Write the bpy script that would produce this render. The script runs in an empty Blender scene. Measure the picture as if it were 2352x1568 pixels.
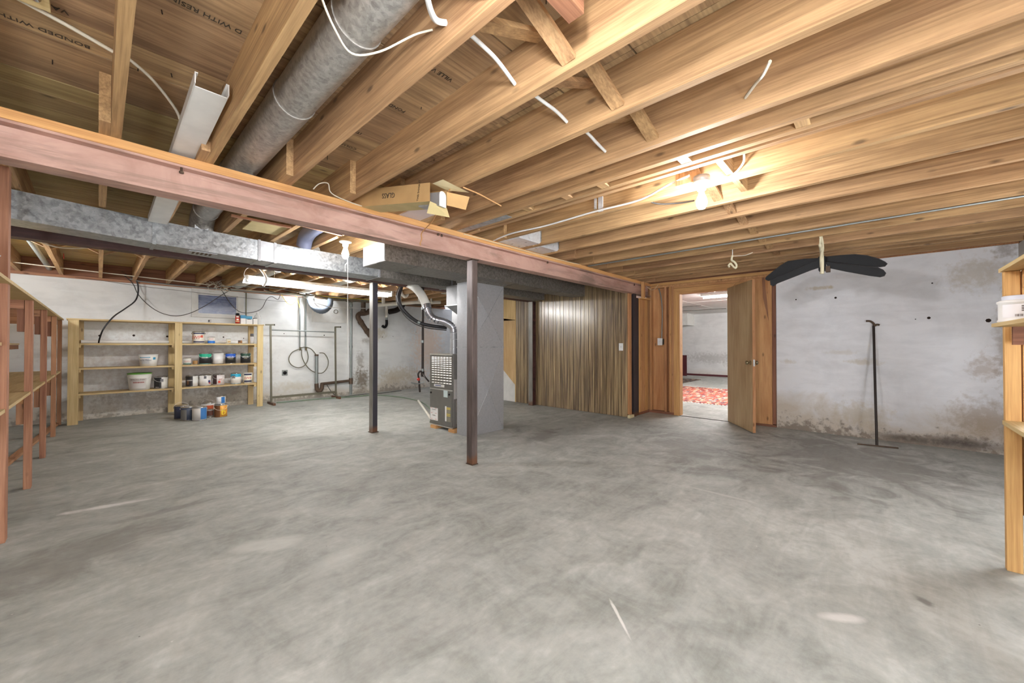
import bpy, bmesh, math, random
from mathutils import Vector, Matrix
random.seed(7)
C = bpy.context.scene.collection
PI = math.pi

# ------------------------------------------------------------------ camera, world, exposure
cam_d = bpy.data.cameras.new('camera'); cam = bpy.data.objects.new('camera', cam_d); C.objects.link(cam)
cam_d.sensor_width = 36; cam_d.sensor_fit = 'HORIZONTAL'; cam_d.lens = 888.15 / 2352 * 36
cam_d.clip_start = 0.02; cam_d.clip_end = 100
cam.location = (0, 0, 1.2)
YAW, PIT = math.radians(43.092), math.radians(0.4934)
fwd = Vector((math.cos(PIT) * math.cos(YAW), math.cos(PIT) * math.sin(YAW), math.sin(PIT)))
cam.rotation_mode = 'QUATERNION'; cam.rotation_quaternion = fwd.to_track_quat('-Z', 'Y')
sc = bpy.context.scene; sc.camera = cam
w = bpy.data.worlds.new('world'); sc.world = w; w.use_nodes = True
w.node_tree.nodes['Background'].inputs[0].default_value = (0.8, 0.85, 1, 1)
w.node_tree.nodes['Background'].inputs[1].default_value = 0.25
sc.view_settings.view_transform = 'Standard'; sc.view_settings.look = 'None'
sc.view_settings.gamma = 1; sc.view_settings.use_curve_mapping = False
sc.view_settings.exposure = 2.4
sc.cycles.use_denoising = True
sc.cycles.max_bounces = 10; sc.cycles.diffuse_bounces = 6; sc.cycles.glossy_bounces = 4
sc.cycles.sample_clamp_indirect = 4
BULB = 110.0      # emission strength of the bare bulbs
TUBE = 32.0      # emission strength of the fluorescent tubes
GLOBE = 45.0     # emission strength of the added fill light globes out of frame

# ------------------------------------------------------------------ materials
def lin(c):
    return tuple((v / 12.92 if v <= 0.04045 else ((v + 0.055) / 1.055) ** 2.4) for v in [x / 255 for x in c]) + (1,)
class NT:
    def __init__(s, name):
        s.m = bpy.data.materials.new(name); s.m.use_nodes = True; s.t = s.m.node_tree; s.b = s.t.nodes['Principled BSDF']
    def n(s, typ, **kw):
        nd = s.t.nodes.new(typ)
        for k, v in kw.items():
            if k[0] == 'i' and k[1:].isdigit(): nd.inputs[int(k[1:])].default_value = v
            elif k in nd.inputs: nd.inputs[k].default_value = v
            else: setattr(nd, k, v)
        return nd
    def l(s, a, b): s.t.links.new(a, b)
    def set(s, k, v): s.b.inputs[k].default_value = v
    def math(s, op, a, b=None):
        nd = s.n('ShaderNodeMath', operation=op)
        for i, v in enumerate((a, b)):
            if v is None: continue
            if isinstance(v, (int, float)): nd.inputs[i].default_value = v
            else: s.l(v, nd.inputs[i])
        return nd.outputs[0]
    def ramp(s, fac, stops):
        r = s.n('ShaderNodeValToRGB'); e = r.color_ramp.elements
        while len(e) < len(stops): e.new(0.5)
        for el, (p, c) in zip(e, stops): el.position = p; el.color = c
        s.l(fac, r.inputs[0]); return r.outputs[0]
    def mix(s, fac, a, b, mode='MIX'):
        nd = s.n('ShaderNodeMix', data_type='RGBA', blend_type=mode)
        for sock, v in ((nd.inputs[0], fac), (nd.inputs[6], a), (nd.inputs[7], b)):
            if isinstance(v, (int, float)): sock.default_value = v
            elif isinstance(v, tuple): sock.default_value = v
            else: s.l(v, sock)
        return nd.outputs[2]
    def coord(s, scale=(1, 1, 1), kind='Object', rnd=False):
        tc = s.n('ShaderNodeTexCoord'); mp = s.n('ShaderNodeMapping'); mp.inputs['Scale'].default_value = scale
        src = tc.outputs[kind]
        if rnd:
            oi = s.n('ShaderNodeObjectInfo'); va = s.n('ShaderNodeVectorMath', operation='ADD')
            sc_ = s.math('MULTIPLY', oi.outputs['Random'], 37.0)
            cb = s.n('ShaderNodeCombineXYZ'); s.l(sc_, cb.inputs[0]); s.l(sc_, cb.inputs[1]); s.l(sc_, cb.inputs[2])
            s.l(src, va.inputs[0]); s.l(cb.outputs[0], va.inputs[1]); src = va.outputs[0]
        s.l(src, mp.inputs[0]); return mp.outputs[0]
    def noise(s, vec, scale=5, detail=4, rough=0.5, dist=0.0):
        nd = s.n('ShaderNodeTexNoise'); nd.inputs['Scale'].default_value = scale; nd.inputs['Detail'].default_value = detail
        nd.inputs['Roughness'].default_value = rough; nd.inputs['Distortion'].default_value = dist
        s.l(vec, nd.inputs['Vector']); return nd.outputs[0]
    def vor(s, vec, scale=5, feature='F1'):
        nd = s.n('ShaderNodeTexVoronoi', feature=feature); nd.inputs['Scale'].default_value = scale
        s.l(vec, nd.inputs['Vector']); return nd
    def bump(s, h, strength=0.2, dist=0.01):
        nd = s.n('ShaderNodeBump'); nd.inputs['Strength'].default_value = strength; nd.inputs['Distance'].default_value = dist
        s.l(h, nd.inputs['Height']); s.l(nd.outputs[0], s.b.inputs['Normal'])

def plain(name, c, rough=0.6, metal=0.0, noise=0.06):
    k = NT(name); k.set('Roughness', rough); k.set('Metallic', metal)
    v = k.coord(rnd=True); n = k.noise(v, 9, 4)
    a = lin(c); d = tuple(x * (1 - noise * 2.2) for x in a[:3]) + (1,)
    k.l(k.ramp(n, [(0.3, d), (0.7, a)]), k.b.inputs['Base Color'])
    if max(c) < 30: k.set('Specular IOR Level', 0.25)
    return k.m

def wood(name, c1, c2, axis, rough=0.7, grain=1.0, knots=True, var=0.16, dirt=0.0):
    """sawn timber, the grain runs along the given axis"""
    k = NT(name); k.set('Roughness', rough)
    s1 = [11 * grain] * 3; s1[axis] = 0.7
    s2 = [95 * grain] * 3; s2[axis] = 2.4
    n1 = k.noise(k.coord(tuple(s1), rnd=True), 1.0, 5, 0.6, 1.2)
    n2 = k.noise(k.coord(tuple(s2), rnd=True), 1.0, 3, 0.6, 0.3)
    f = k.math('ADD', k.math('MULTIPLY', n1, 0.55), k.math('MULTIPLY', n2, 0.45))
    col = k.ramp(f, [(0.36, lin(c2)), (0.5, tuple((a + b) / 2 for a, b in zip(lin(c1), lin(c2)))), (0.63, lin(c1))])
    if knots:
        s3 = [8.0] * 3; s3[axis] = 3.2
        vo = k.vor(k.coord(tuple(s3), rnd=True), 1.0)
        kn = k.ramp(vo.outputs['Distance'], [(0.05, (1, 1, 1, 1)), (0.13, (0, 0, 0, 1))])
        col = k.mix(k.math('MULTIPLY', kn, 0.75), col, tuple(x * 0.32 for x in lin(c2)[:3]) + (1,))
    if dirt:
        nd = k.noise(k.coord((1, 1, 1), rnd=True), 2.2, 6, 0.65)
        col = k.mix(k.math('MULTIPLY', k.ramp(nd, [(0.48, (0, 0, 0, 1)), (0.7, (1, 1, 1, 1))]), dirt), col, lin((74, 58, 44)))
    oi = k.n('ShaderNodeObjectInfo')
    hs = k.n('ShaderNodeHueSaturation'); k.l(col, hs.inputs['Color'])
    k.l(k.math('ADD', k.math('MULTIPLY', oi.outputs['Random'], var), 1 - var / 2), hs.inputs['Value'])
    k.l(k.math('ADD', k.math('MULTIPLY', oi.outputs['Random'], 0.012), 0.494), hs.inputs['Hue'])
    k.l(hs.outputs[0], k.b.inputs['Base Color']); k.bump(n2, 0.25, 0.003); return k.m

M = {}
for i, ax in enumerate('xyz'):
    M['joist' + ax] = wood('joist_wood_' + ax, (200, 162, 116), (142, 107, 72), i, dirt=0.15)
    M['ply' + ax] = wood('subfloor_plywood_' + ax, (192, 160, 120), (132, 104, 76), i, grain=0.6, knots=False, dirt=0.35)
    M['stud' + ax] = wood('stud_wood_' + ax, (202, 152, 106), (156, 108, 68), i)
    M['pine' + ax] = wood('pine_wood_' + ax, (212, 190, 142), (180, 152, 104), i)
    M['fir' + ax] = wood('fir_wood_' + ax, (190, 142, 108), (148, 100, 72), i)
    M['honey' + ax] = wood('honey_wood_' + ax, (216, 170, 112), (178, 128, 76), i)
    M['red' + ax] = wood('red_brown_wood_' + ax, (152, 104, 76), (108, 68, 48), i)
    M['plate' + ax] = wood('plate_wood_' + ax, (222, 168, 112), (186, 130, 80), i)
M['planky'] = wood('old_subfloor_plank', (192, 170, 120), (146, 122, 80), 0, grain=0.7)
M['doorz'] = wood('door_veneer', (198, 176, 134), (164, 136, 96), 2, grain=0.45, knots=False, rough=0.45)
M['walkply'] = wood('wall_plywood', (206, 158, 110), (172, 118, 74), 2, grain=0.35, knots=True)
M['stairply'] = wood('stair_plywood', (220, 190, 138), (190, 154, 104), 2, grain=0.4, knots=False)
M['beige'] = plain('beige_block', (214, 200, 160), 0.8)

def mk_panel():
    k = NT('walnut_print_panelling'); k.set('Roughness', 0.3); k.set('Specular IOR Level', 0.7); k.set('Coat Weight', 0.7); k.set('Coat Roughness', 0.17)
    v = k.coord((60, 60, 1.3), rnd=True); n = k.noise(v, 1.0, 5, 0.6, .5)
    v2 = k.coord((14, 14, 0.7), rnd=True); n2 = k.noise(v2, 1, 4, 0.5, 1.0)
    f = k.math('ADD', k.math('MULTIPLY', n, 0.55), k.math('MULTIPLY', n2, 0.45))
    col = k.ramp(f, [(0.38, lin((74, 58, 42))), (0.48, lin((124, 102, 74))), (0.62, lin((176, 154, 116)))])
    oi = k.n('ShaderNodeObjectInfo'); hs = k.n('ShaderNodeHueSaturation'); k.l(col, hs.inputs['Color'])
    k.l(k.math('ADD', k.math('MULTIPLY', oi.outputs['Random'], 0.16), 0.92), hs.inputs['Value'])
    k.l(hs.outputs[0], k.b.inputs['Base Color']); return k.m
M['panel'] = mk_panel()

def mk_floor():
    k = NT('concrete_slab'); k.set('Roughness', 0.62); k.set('Specular IOR Level', 0.35)
    o = k.coord((1, 1, 1))
    n1 = k.noise(o, 0.55, 5, 0.55, 0.8); n2 = k.noise(o, 2.6, 6, 0.62, 1.5); n3 = k.noise(o, 24, 4, 0.6); n5 = k.noise(k.coord((1.2, 5.5, 1)), 1.4, 7, 0.68, 1.2)
    f = k.math('ADD', k.math('ADD', k.math('MULTIPLY', n1, 0.32), k.math('MULTIPLY', n2, 0.34)), k.math('ADD', k.math('MULTIPLY', n3, 0.14), k.math('MULTIPLY', n5, 0.20)))
    col = k.ramp(f, [(0.38, lin((130, 131, 126))), (0.46, lin((152, 154, 149))), (0.53, lin((169, 171, 166))), (0.62, lin((192, 194, 190)))])
    # worn trowel arcs
    wv = k.n('ShaderNodeTexWave', wave_type='RINGS', rings_direction='Z'); wv.inputs['Scale'].default_value = .45; wv.inputs['Distortion'].default_value = 14; wv.inputs['Detail'].default_value = 4; wv.inputs['Detail Scale'].default_value = 1.6
    k.l(o, wv.inputs['Vector'])
    col = k.mix(k.math('MULTIPLY', k.ramp(wv.outputs[0], [(0.7, (0, 0, 0, 1)), (1, (1, 1, 1, 1))]), 0.10), col, lin((206, 204, 200)))
    # greyer zone towards the white wall
    sep = k.n('ShaderNodeSeparateXYZ'); k.l(o, sep.inputs[0])
    # individual patches: centre x, y, half sizes, angle, colour, strength
    for (cx, cy, a, b, ang, c, st) in [(0.08, 4.17, 0.27, 0.05, -0.2, (226, 225, 222), 0.85), (0.72, 2.66, 0.2, 0.1, -0.5, (206, 208, 203), 0.55), (0.95, 2.2, 0.25, 0.12, 0.3, (202, 204, 199), 0.4),
                                      (1.56, 0.81, 0.14, 0.008, -2.3, (225, 224, 220), 0.8), (2.64, -0.17, 0.06, 0.03, 0.5, (108, 106, 102), 0.7), (2.24, 0.11, 0.13, 0.04, -0.9, (222, 220, 216), 0.7),
                                      (3.42, 0.9, 0.45, 0.02, 1.57, (205, 205, 200), 0.4), (4.7, 1.6, 1.0, 0.5, 0.4, (126, 122, 116), 0.5), (5.4, 0.2, 1.4, 1.0, 0.2, (118, 114, 109), 0.55), (4.0, 3.2, 0.5, 0.22, 0.3, (118, 114, 110), 0.5), (-0.1, 3.3, 0.5, 0.3, 0.2, (132, 129, 124), 0.5), (0.3, 3.75, 0.35, 0.06, 0.1, (120, 118, 114), 0.45)]:
        dx = k.math('SUBTRACT', sep.outputs[0], cx); dy = k.math('SUBTRACT', sep.outputs[1], cy); ca, sa = math.cos(ang), math.sin(ang)
        u = k.math('DIVIDE', k.math('ADD', k.math('MULTIPLY', dx, ca), k.math('MULTIPLY', dy, sa)), a)
        v = k.math('DIVIDE', k.math('SUBTRACT', k.math('MULTIPLY', dy, ca), k.math('MULTIPLY', dx, sa)), b)
        d = k.math('SQRT', k.math('ADD', k.math('MULTIPLY', u, u), k.math('MULTIPLY', v, v)))
        d = k.math('ADD', d, k.math('MULTIPLY', k.math('SUBTRACT', n2, 0.5), 2.2))
        mask = k.ramp(d, [(0.45, (1, 1, 1, 1)), (1.0, (0, 0, 0, 1))])
        col = k.mix(k.math('MULTIPLY', mask, st), col, lin(c))
    # pits and flecks
    vo = k.vor(k.coord((1, 1, 1)), 7); pit = k.ramp(vo.outputs['Distance'], [(0.018, (1, 1, 1, 1)), (0.03, (0, 0, 0, 1))])
    gate = k.ramp(k.noise(o, 1.3, 2), [(0.5, (0, 0, 0, 1)), (0.56, (1, 1, 1, 1))])
    col = k.mix(k.math('MULTIPLY', k.math('MULTIPLY', pit, gate), 0.8), col, lin((70, 66, 60)))
    vo2 = k.vor(k.coord((1, 1, 1)), 5.3); fl = k.ramp(vo2.outputs['Distance'], [(0.02, (1, 1, 1, 1)), (0.03, (0, 0, 0, 1))])
    col = k.mix(k.math('MULTIPLY', k.math('MULTIPLY', fl, gate), 0.6), col, lin((215, 213, 210)))
    k.l(col, k.b.inputs['Base Color']); k.bump(k.math('ADD', n3, k.math('MULTIPLY', n5, 0.5)), 0.18, 0.01); return k.m
M['floor'] = mk_floor()

def mk_wall(name, base, dark, damp_h=0.42, damp=0.9, along=0, extra=(), pinkish=None):
    """painted concrete with damp stains rising from the floor; extra = stains and painted shade (pos along, z, r_along, r_z, colour, strength)"""
    k = NT(name); k.set('Roughness', 0.85); k.set('Specular IOR Level', 0.2)
    o = k.coord((1, 1, 1)); sep = k.n('ShaderNodeSeparateXYZ'); k.l(o, sep.inputs[0]); z = sep.outputs[2]
    n1 = k.noise(o, 1.6, 6, 0.6, 0.6); n2 = k.noise(o, 14, 5, 0.65); n3 = k.noise(o, 90, 3, 0.6); n4 = k.noise(k.coord((1.4, 1.4, 5)), 1.8, 5, 0.6, 0.5)
    col = k.ramp(k.math('ADD', k.math('MULTIPLY', n1, 0.6), k.math('MULTIPLY', n4, 0.4)), [(0.33, tuple(x * 0.82 for x in lin(base)[:3]) + (1,)), (0.55, lin(base))])
    if pinkish: col = k.mix(k.ramp(k.noise(o, 0.7, 3), [(0.45, (0, 0, 0, 1)), (0.6, (.6, .6, .6, 1))]), col, lin(pinkish))
    # damp: tan haze, then black speckle nearest the floor
    h = k.math('SUBTRACT', 1.0, k.math('DIVIDE', z, damp_h))
    hz = k.math('MULTIPLY', k.math('ADD', h, k.math('MULTIPLY', k.math('SUBTRACT', n1, 0.5), 2.4)), 1.0)
    col = k.mix(k.math('MULTIPLY', k.ramp(hz, [(0.15, (0, 0, 0, 1)), (0.8, (1, 1, 1, 1))]), 0.6 * damp), col, lin((172, 152, 118)))
    hb = k.math('ADD', k.math('SUBTRACT', 1.0, k.math('DIVIDE', z, damp_h * 0.55)), k.math('MULTIPLY', k.math('SUBTRACT', n2, 0.5), 3.0))
    hb = k.math('ADD', hb, k.math('MULTIPLY', k.math('SUBTRACT', n1, 0.5), 2.0))
    col = k.mix(k.math('MULTIPLY', k.ramp(hb, [(0.55, (0, 0, 0, 1)), (1.15, (1, 1, 1, 1))]), 0.62 * damp), col, lin(dark))
    A = sep.outputs[along]
    for (ca, cz, ra, rz, c, st) in extra:
        u = k.math('DIVIDE', k.math('SUBTRACT', A, ca), ra); v = k.math('DIVIDE', k.math('SUBTRACT', z, cz), rz)
        d = k.math('ADD', k.math('SQRT', k.math('ADD', k.math('MULTIPLY', u, u), k.math('MULTIPLY', v, v))), k.math('MULTIPLY', k.math('SUBTRACT', n2, 0.5), 2.4))
        col = k.mix(k.math('MULTIPLY', k.ramp(d, [(0.3, (1, 1, 1, 1)), (1.0, (0, 0, 0, 1))]), st), col, lin(c))
    k.l(col, k.b.inputs['Base Color']); k.bump(k.math('ADD', n3, k.math('MULTIPLY', n2, 1.0)), 0.3, 0.006); return k.m
tan = (178, 160, 122); brn = (112, 98, 80)
M['wall_e'] = mk_wall('white_painted_wall', (230, 231, 235), (92, 78, 68), 0.55, 1.0, 1,
    [(0.55, 1.98, 0.16, 0.03, tan, 0.5), (0.42, 1.98, 0.05, 0.03, tan, 0.55), (0.1, 0.98, 0.2, 0.05, tan, 0.4), (0.3, 1.1, 0.2, 0.04, tan, 0.22), (0.9, 0.96, 0.1, 0.04, tan, 0.3), (-0.85, 2.0, 0.3, 0.22, (180, 168, 146), 0.5), (-1.05, 1.2, 0.1, 0.6, (150, 138, 124), 0.5),
     (-0.9, 0.95, 0.16, 0.16, (164, 146, 128), 0.5), (-0.9, 0.35, 0.34, 0.3, (146, 124, 94), 0.5), (-1.05, 2.24, 0.1, 0.1, brn, 0.5), (-0.3, 0.06, 0.35, 0.06, (84, 76, 70), 0.7), (-0.75, 0.08, 0.35, 0.08, (70, 62, 60), 0.7), (0.15, 0.3, 0.35, 0.2, tan, 0.4)])
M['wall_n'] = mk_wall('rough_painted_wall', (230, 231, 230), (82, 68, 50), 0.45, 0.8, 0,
    [(4.45, 0.35, 0.25, 0.35, (104, 88, 64), 0.8), (4.4, 0.8, 0.12, 0.3, brn, 0.5), (4.6, 1.3, 0.2, 0.1, brn, 0.45), (3.4, 0.2, 0.1, 0.15, brn, 0.7), (4.9, 1.5, 0.3, 0.2, tan, 0.5), (5.5, 0.4, 0.8, 0.25, tan, 0.5), (2.9, 0.3, 0.6, 0.12, tan, 0.3), (1.7, 0.3, 0.5, 0.2, brn, 0.6), (0.95, 0.85, 1.5, 0.75, (168, 152, 144), 0.5),  # last entry: shade of the far shelf, painted on the wall behind it
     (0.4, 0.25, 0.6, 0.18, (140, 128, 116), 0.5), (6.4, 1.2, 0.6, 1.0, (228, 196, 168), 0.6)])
M['wall_plain'] = mk_wall('plain_grey_wall', (206, 204, 200), (110, 100, 90), 0.3, 0.5, 0)
M['wall_far'] = mk_wall('far_room_wall', (218, 218, 218), (150, 146, 142), 0.3, 0.4, 1, [(4.5, 0.7, 1.2, 0.25, (150, 148, 146), 0.5), (3.6, 0.5, 0.6, 0.2, (140, 138, 136), 0.5)])
M['ceil_white'] = plain('white_ceiling', (222, 220, 218), 0.8)

def mk_galv(name, c1, c2, scale=28, rough=0.42, metal=0.55):
    k = NT(name); k.set('Roughness', rough); k.set('Metallic', metal)
    v = k.coord(rnd=True); n = k.noise(v, scale * 0.5, 5, 0.7, 0.6); vo = k.vor(v, scale); n2 = k.noise(v, 1.2, 3)
    s = k.n('ShaderNodeSeparateColor'); k.l(vo.outputs['Color'], s.inputs[0])
    f = k.math('ADD', k.math('MULTIPLY', n, 0.68), k.math('MULTIPLY', s.outputs[0], 0.17)); f = k.math('ADD', f, k.math('MULTIPLY', n2, 0.15))
    k.l(k.ramp(f, [(0.3, lin(c2)), (0.65, lin(c1))]), k.b.inputs['Base Color'])
    k.l(k.math('ADD', k.math('MULTIPLY', s.outputs[0], 0.15), rough - 0.08), k.b.inputs['Roughness']); return k.m
M['galv'] = mk_galv('galvanised_spangle', (184, 188, 190), (122, 126, 128), 44)
M['galv2'] = mk_galv('galvanised_dull', (150, 146, 140), (96, 90, 84), 60, 0.5, 0.4)
M['galv3'] = mk_galv('galvanised_plain', (176, 177, 180), (160, 161, 164), 70, 0.42, 0.4)
M['galvpipe'] = mk_galv('galvanised_round', (182, 178, 172), (126, 122, 116), 60, 0.4, 0.45)
M['foil'] = mk_galv('crinkled_foil', (224, 228, 232), (196, 200, 204), 40, 0.35, 0.3)
M['silver'] = plain('bright_flue_metal', (196, 196, 202), 0.25, 0.9)
M['alu'] = plain('galvanised_pipe', (150, 156, 154), 0.45, 0.6)
M['white'] = plain('white_plastic', (236, 236, 234), 0.45)
M['whitemetal'] = plain('white_enamel', (226, 224, 220), 0.45)
M['porcelain'] = plain('porcelain', (238, 238, 236), 0.25)
M['pvc'] = plain('white_pvc', (232, 228, 216), 0.4)
M['black'] = plain('black_plastic', (15, 15, 18), 0.5)
M['blackrub'] = plain('black_rubber_hose', (38, 36, 38), 0.55)
M['cable'] = plain('cream_cable', (226, 218, 200), 0.5)
M['wire_dark'] = plain('dark_wire', (62, 58, 54), 0.5)
M['yellow'] = plain('yellow_wire', (226, 200, 66), 0.5)
M['rope'] = plain('white_cord', (232, 230, 226), 0.8)
M['strap'] = plain('cream_strap', (226, 218, 188), 0.8)
M['twine'] = plain('sisal_twine', (206, 156, 104), 0.9)
M['card'] = plain('cardboard', (196, 158, 106), 0.85)
M['cardlight'] = plain('pale_cardboard', (204, 186, 136), 0.85)
M['ink'] = plain('black_ink', (64, 54, 44), 0.8)
M['iron'] = plain('rusty_cast_iron', (104, 84, 68), 0.75, 0.2, 0.2)
M['darkiron'] = plain('black_iron', (52, 42, 38), 0.55, 0.3, 0.1)
M['red'] = plain('red_paint', (196, 50, 38), 0.5)
M['brass'] = plain('aged_brass', (150, 138, 110), 0.3, 0.9)
M['chrome'] = plain('chrome', (200, 200, 200), 0.2, 0.95)
M['rackmetal'] = plain('olive_grey_tube', (120, 116, 100), 0.45, 0.5)
M['furn'] = plain('furnace_grey', (112, 110, 104), 0.4, 0.2)
M['furnside'] = plain('furnace_side_grey', (138, 134, 130), 0.45, 0.2)
M['furntrim'] = plain('furnace_trim', (186, 184, 176), 0.4, 0.3)
M['hose_green'] = plain('green_hose', (116, 134, 112), 0.5)
M['insul'] = plain('white_duct_wrap', (226, 224, 216), 0.6)
M['maroon'] = plain('maroon_board', (82, 26, 34), 0.6)
M['dark'] = plain('dark_gap', (24, 20, 18), 0.9)
M['hole'] = plain('hole_dark', (44, 30, 24), 0.95)
M['yellowed'] = plain('honey_plywood_edge', (196, 160, 76), 0.8)
M['board_white'] = plain('white_board', (226, 225, 221), 0.7)

def mk_primer(name, c1, c2, dark):
    k = NT(name); k.set('Roughness', 0.62)
    v = k.coord((0.5, 1, 1)); n = k.noise(v, 5, 6, 0.65, 0.5); n2 = k.noise(k.coord((0.3, 1, 3)), 2.6, 6, 0.7, 0.8)
    col = k.ramp(n, [(0.35, lin(c2)), (0.6, lin(c1))])
    col = k.mix(k.math('MULTIPLY', k.ramp(n2, [(0.5, (0, 0, 0, 1)), (0.66, (1, 1, 1, 1))]), 0.75), col, lin(dark))
    k.l(col, k.b.inputs['Base Color']); k.bump(n, 0.15, 0.004); return k.m
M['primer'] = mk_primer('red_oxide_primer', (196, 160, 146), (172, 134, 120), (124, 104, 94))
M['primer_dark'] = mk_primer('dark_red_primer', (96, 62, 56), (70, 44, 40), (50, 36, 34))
def mk_steel(name, c1, c2):
    k = NT(name); k.set('Roughness', 0.45); k.set('Metallic', 0.25)
    n = k.noise(k.coord((8, 8, 1.2)), 1.5, 6, 0.65); o = k.coord(); sep = k.n('ShaderNodeSeparateXYZ'); k.l(o, sep.inputs[0])
    col = k.ramp(n, [(0.35, lin(c2)), (0.65, lin(c1))])
    r = k.math('ADD', k.math('SUBTRACT', 1.0, k.math('DIVIDE', sep.outputs[2], 0.12)), k.math('MULTIPLY', k.math('SUBTRACT', n, 0.5), 1.5))
    col = k.mix(k.math('MULTIPLY', k.ramp(r, [(0.2, (0, 0, 0, 1)), (0.7, (1, 1, 1, 1))]), 0.75), col, lin((116, 74, 44)))
    k.l(col, k.b.inputs['Base Color']); return k.m
M['steel'] = mk_steel('mill_scale_steel', (110, 96, 92), (72, 62, 58))
M['steel_blue'] = mk_steel('painted_dark_steel', (64, 60, 68), (48, 46, 52))
M['steel_lit'] = mk_steel('lit_flange_steel', (150, 148, 142), (118, 114, 108))  # for the lit side of posts, light put into the colour

def mk_glass():
    k = NT('dusty_window_glass'); k.set('Roughness', 0.18)
    n = k.noise(k.coord((1, 1, 3)), 6, 6, 0.6, 1.5)
    k.l(k.ramp(n, [(0.35, lin((84, 96, 130))), (0.7, lin((142, 152, 180)))]), k.b.inputs['Base Color']); return k.m
M['glass'] = mk_glass()
def mk_clear():
    k = NT('cloudy_clear_plastic'); k.set('Roughness', 0.15); k.set('Base Color', lin((236, 236, 234))); k.set('Alpha', 0.45); return k.m
M['clear'] = mk_clear()
def mk_rug(name, cols):
    k = NT(name); k.set('Roughness', 0.95)
    v = k.coord(); vo = k.vor(k.coord((2.2, 6, 1)), 3); s = k.n('ShaderNodeSeparateColor'); k.l(vo.outputs['Color'], s.inputs[0])
    n = k.noise(k.coord((3, 9, 1)), 3, 4, 0.6, 1)
    f = k.math('ADD', k.math('MULTIPLY', s.outputs[0], 0.6), k.math('MULTIPLY', n, 0.4))
    st = [(0.18 + 0.62 * i / (len(cols) - 1), lin(c)) for i, c in enumerate(cols)]
    k.l(k.ramp(f, st), k.b.inputs['Base Color']); k.bump(n, 0.4, 0.01); return k.m
M['rug'] = mk_rug('red_woven_rug', [(48, 50, 66), (168, 60, 48), (190, 108, 74), (190, 70, 72), (216, 186, 156), (178, 80, 54), (70, 74, 92), (220, 206, 186)])
M['rug2'] = mk_rug('dark_woven_rug', [(40, 36, 38), (90, 66, 58), (60, 52, 54), (150, 130, 110), (50, 44, 48)])
def emis(name, c, s):
    k = NT(name); k.set('Base Color', (1, 1, 1, 1)); k.set('Emission Color', c); k.set('Emission Strength', s); return k.m
M['bulb'] = emis('lit_bulb', (0.96, 0.97, 1.0, 1), BULB * 1.3)
M['bulb_small'] = emis('lit_bulb_far', (0.93, 0.96, 1.0, 1), BULB * 0.6)
M['globe'] = emis('fill_globe_lit', (0.9, 0.95, 1.0, 1), GLOBE)
M['globe_dim'] = emis('fill_globe_lit_dim', (0.9, 0.95, 1.0, 1), GLOBE * .36)
M['globe_low'] = emis('fill_globe_lit_low', (0.95, 0.97, 1.0, 1), GLOBE * .26)
M['bulb_rear'] = emis('lit_bulb_rear', (0.98, 0.98, 1.0, 1), BULB * 0.9)
M['bulb_near'] = emis('lit_bulb_near', (0.96, 0.97, 1.0, 1), BULB * 1.1)
M['tube'] = emis('lit_tube', (1.0, 0.99, 0.97, 1), TUBE)
M['tube_far'] = emis('lit_tube_far_room', (1.0, 0.99, 0.98, 1), 85)
def colm(c, rough=0.45):
    key = 'c%d_%d_%d' % c
    if key not in M: M[key] = plain('paint_%02x%02x%02x' % c, c, rough, 0, 0.03)
    return M[key]

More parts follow.
